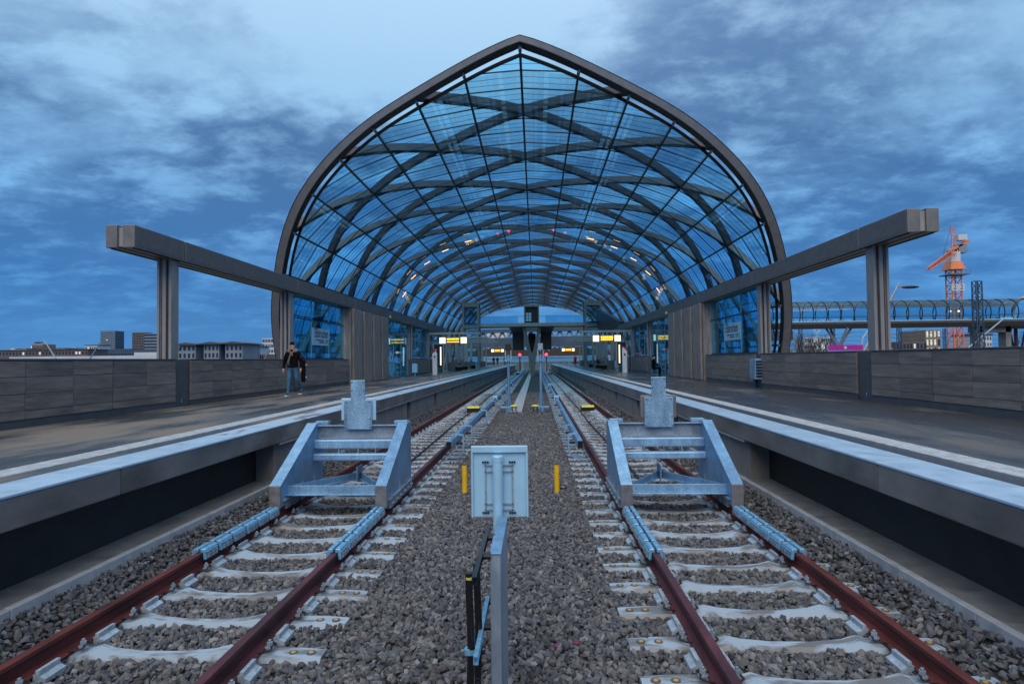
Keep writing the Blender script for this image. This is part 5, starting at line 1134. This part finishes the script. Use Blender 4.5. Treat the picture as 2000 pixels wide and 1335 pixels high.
def person(label, loc, rz, pose, top='jacket', legs='jeans', detail=False, scale=1.0, group=None):
    P = thing('person', label, 'person', loc, group, rz); P.scale = (scale,)*3
    J, E_ = {}, []
    def j(n_, p, r, par=None):
        J[n_] = (p, r)
        if par: E_.append((par, n_))
    if pose == 'walk':   # facing -Y, his right is -X ... arms hanging, mid-stride
        j('pelvis', (0, 0, .93), (.155, .12)); j('waist', (0, 0, 1.08), (.165, .125), 'pelvis'); j('chest', (0, -.01, 1.30), (.205, .14), 'waist'); j('neckb', (0, .0, 1.46), (.10, .09), 'chest'); j('neck', (0, -.02, 1.53), .058, 'neckb'); j('head', (-.01, -.03, 1.60), .075, 'neck')
        j('skull', (-.01, -.03, 1.69), (.078, .092), 'head')
        for s, kx, ky, ax, ay, fy in ((-1, -.09, -.14, -.10, -.20, -.24), (1, .15, -.04, .25, .22, .05)):
            q = str(s)
            j('hip'+q, (s*.10, 0, .88), .098, 'pelvis'); j('knee'+q, (kx, ky, .49 if s < 0 else .50), .068, 'hip'+q); j('ank'+q, (ax, ay, .09 if s < 0 else .20), .045, 'knee'+q); j('toe'+q, (ax+(-.02 if s < 0 else -.05), ay-(.18 if s < 0 else .13), .035 if s < 0 else .06), .038, 'ank'+q)
            j('sho'+q, (s*.19, .0, 1.40), .082, 'chest'); j('elb'+q, (s*.275, .03, 1.13), .066, 'sho'+q); j('wri'+q, (s*.285, -.05, .89), .047, 'elb'+q)
            j('palm'+q, (s*.285, -.065, .83), (.034, .022), 'wri'+q)
            for k_, (fx_, fl) in enumerate(((-.024, .075), (-.008, .085), (.008, .08), (.022, .062))):
                j('f%d%s' % (k_, q), (s*.283+fx_*.4, -.075+fx_*.9, .785), .0095, 'palm'+q); j('g%d%s' % (k_, q), (s*.27+fx_*.4, -.07+fx_*.9, .785-fl*.5), .0085, 'f%d%s' % (k_, q))
            j('t0'+q, (s*.275, -.10, .82), .011, 'palm'+q); j('t1'+q, (s*.268, -.115, .785), .009, 't0'+q)
    else:
        sit = pose == 'sit'; pz = .50 if sit else .93
        j('pelvis', (0, 0, pz), (.15, .12)); j('waist', (0, -.01, pz+.17), (.155, .12), 'pelvis'); j('chest', (0, -.03, pz+.38), (.19, .13), 'waist'); j('neckb', (0, -.03, pz+.53), .085, 'chest'); j('neck', (0, -.05, pz+.59), .055, 'neckb'); j('head', (0, -.06, pz+.67), .075, 'neck'); j('skull', (0, -.06, pz+.76), (.078, .09), 'head')
        for s in (-1, 1):
            q = str(s)
            if sit: j('hip'+q, (s*.10, -.03, pz-.02), .095, 'pelvis'); j('knee'+q, (s*.13, -.45, pz), .07, 'hip'+q); j('ank'+q, (s*.12, -.42, .09), .046, 'knee'+q); j('toe'+q, (s*.13, -.6, .04), .038, 'ank'+q); hz = (s*.16, -.36, pz+.13)
            else: j('hip'+q, (s*.10, 0, .88), .095, 'pelvis'); j('knee'+q, (s*.11, -.03, .49), .066, 'hip'+q); j('ank'+q, (s*.11, .02, .09), .045, 'knee'+q); j('toe'+q, (s*.13, -.15, .035), .037, 'ank'+q); hz = (s*.25, -.06, .82)
            j('sho'+q, (s*.185, -.02, pz+.47), .078, 'chest'); j('elb'+q, (s*.26, -.02, pz+.20), .06, 'sho'+q); j('wri'+q, (hz[0], hz[1], hz[2]+.06), .042, 'elb'+q); j('palm'+q, hz, .035, 'wri'+q); j('fing'+q, (hz[0], hz[1]-.03, hz[2]-.08), .02, 'palm'+q)
    zh = J['neck'][0][2]; zp = J['pelvis'][0][2]; zw = J['wri-1'][0][2]; sitp = pose == 'sit'
    def pick(c):
        if c.z > zh+.0: return 0
        if abs(c.x) > .21 and c.z < zw+.01 and c.z > zw-.25 and pose != 'sit': return 0
        if c.z < .085 or (pose == 'walk' and c.x > .12 and c.z < .13): return 3
        if c.z < zp+.03 and not (abs(c.x) > .215 and c.z > zw): return 2
        return 1
    bd = skin_body('body', J, E_, {'mats': ['skin', top, legs, 'shoe'], 'f': pick}, P)
    hc = Vector(J['skull'][0]); m_ = MB()
    m_.ell((hc.x, hc.y+.022, hc.z+.025), .090, .098, .098, 14, 9); h = m_.mesh('hair', 'hair', (0, 0, 0), True)
    bm = bmesh.new(); bm.from_mesh(h); bmesh.ops.delete(bm, geom=[f for f in bm.faces if f.calc_center_median().y < hc.y-.035 and f.calc_center_median().z < hc.z+.06 or f.calc_center_median().z < hc.z-.045], context='FACES'); bm.to_mesh(h); bm.free()
    inst('hair', h, P)
    if detail:
        m_ = MB(); m_.ell((hc.x, hc.y-.094, hc.z-.022), .014, .022, .022, 8, 6); m_.build('nose', 'skin', None).parent = P
        for s in (-1, 1):
            m_ = MB(); m_.ell((hc.x+s*.031, hc.y-.081, hc.z+.005), .013, .008, .007, 8, 5); inst('eye', m_.mesh('eye', 'ink'), P)
            m_ = MB(); m_.box(hc.x+s*.031-.017, hc.x+s*.031+.017, hc.y-.092, hc.y-.08, hc.z+.020, hc.z+.027); inst('eyebrow', m_.mesh('eyebrow', 'hair'), P)
            m_ = MB(); m_.ell((hc.x+s*.080, hc.y+.005, hc.z-.005), .012, .022, .032, 8, 6); inst('ear', m_.mesh('ear', 'skin', smooth=True), P)
        m_ = MB(); m_.box(hc.x-.022, hc.x+.022, hc.y-.088, hc.y-.078, hc.z-.062, hc.z-.054); inst('mouth', m_.mesh('mouth', 'red_paint'), P)
        # fur collar, scarf, hem, badge, soles
        m_ = MB(); pts = [(.125*math.cos(a), -.02+.115*math.sin(a), 1.49+.03*math.sin(a)) for a in np.linspace(-1.05, 4.19, 22)]
        m_.tube([tuple(map(float, p)) for p in pts], [.045+.012*random.random() for _ in pts], 9); inst('fur_collar', m_.mesh('fur_collar', 'fur', smooth=False), P)
        m_ = MB(); m_.tube([(.07, -.11, 1.47), (-.02, -.155, 1.38), (-.06, -.165, 1.25), (-.10, -.15, 1.12), (-.085, -.15, .99)], [.03, .032, .03, .034, .03], 8); m_.tube([(-.08, -.11, 1.47), (.02, -.16, 1.36), (.04, -.165, 1.30)], [.028, .03, .02], 8); inst('scarf', m_.mesh('scarf', 'scarf', smooth=True), P)
        m_ = MB(); m_.tube([(.165*math.cos(a), .125*math.sin(a)-.005, .965) for a in np.linspace(0, 2*math.pi, 20, endpoint=False)], .028, 8, closed=True); inst('jacket_hem', m_.mesh('jacket_hem', 'jacket', smooth=True), P)
        m_ = MB(); m_.ell((.268, -.03, 1.27), .012, .028, .03, 10, 6); inst('sleeve_badge', m_.mesh('sleeve_badge', 'red_paint'), P)
        for s, ax, ay, z in ((-1, -.11, -.29, .012), (1, .215, .13, .045)): m_ = MB(); m_.box(ax-.042, ax+.042, ay-.12, ay+.12, z-.012, z+.016); inst('shoe_sole', m_.mesh('shoe_sole', 'white_paint'), P)
    return P
wm = person('man in black jacket with fur collar, scarf and blue jeans walking along the platform', (-7.50, 19.9, ZP+.003), R(6), 'walk', detail=True, scale=.985)
sk = thing('skateboard', 'dark skateboard with white graphics held upright in the walking man\'s hand', 'skateboard', (-7.50+.355, 19.86, ZP+.42))
x, y = -7.50+.345, 19.84
m_ = MB(); m_.extr([(y-.10, ZP+.50), (y-.07, ZP+.44), (y+.07, ZP+.44), (y+.10, ZP+.50), (y+.10, ZP+1.10), (y+.07, ZP+1.16), (y-.07, ZP+1.16), (y-.10, ZP+1.10)], 'x', x, x+.014); dk = m_.build('deck', 'jacket', sk); 
m_ = MB(); m_.bar((x+.018, y-.06, ZP+.98), (x+.018, y+.07, ZP+1.08), .012, .03, (1, 0, 0)); m_.bar((x+.018, y-.05, ZP+.72), (x+.018, y+.06, ZP+.80), .012, .03, (1, 0, 0)); m_.bar((x+.018, y-.07, ZP+.50), (x+.018, y+.05, ZP+.53), .012, .03, (1, 0, 0)); m_.build('graphic', 'white_paint', dk)
for z in (.60, 1.0):
    m_ = MB(); m_.box(x+.014, x+.05, y-.05, y+.05, ZP+z-.02, ZP+z+.02); tk = m_.build('truck', 'galv_dull', sk)
    for q in (-1, 1): m_ = MB(); m_.tube([(x+.045, y+q*.05, ZP+z), (x+.045, y+q*.09, ZP+z)], .027, 10); m_.build('wheel', 'white_paint', tk)
sk.rotation_euler = (0, 0, R(62))
person('person in dark clothes with a red scarf standing by the posts near the footbridge', (6.85, 99, ZP), R(30), 'stand', 'red_paint', 'jacket')
person('person in dark clothes seated on a bench of the cabinet\'s platform', (7.45, 69.2, ZP), R(90), 'sit', 'jacket', 'jacket')
person('person in black sitting on the floor edge behind the glass screen', (8.15, 40.4, ZP-.06), R(60), 'sit', 'jacket', 'jacket')
for i, x in enumerate((-8.0, -7.3, -5.9)): person('distant person in dark clothes, %s beside the far fence' % ('nearest the wall' if i == 0 else 'second from the wall' if i == 1 else 'nearest the platform edge'), (x, 124+i, ZP), R(20*i), 'stand', 'jacket', 'jacket', group='people at the far fence')
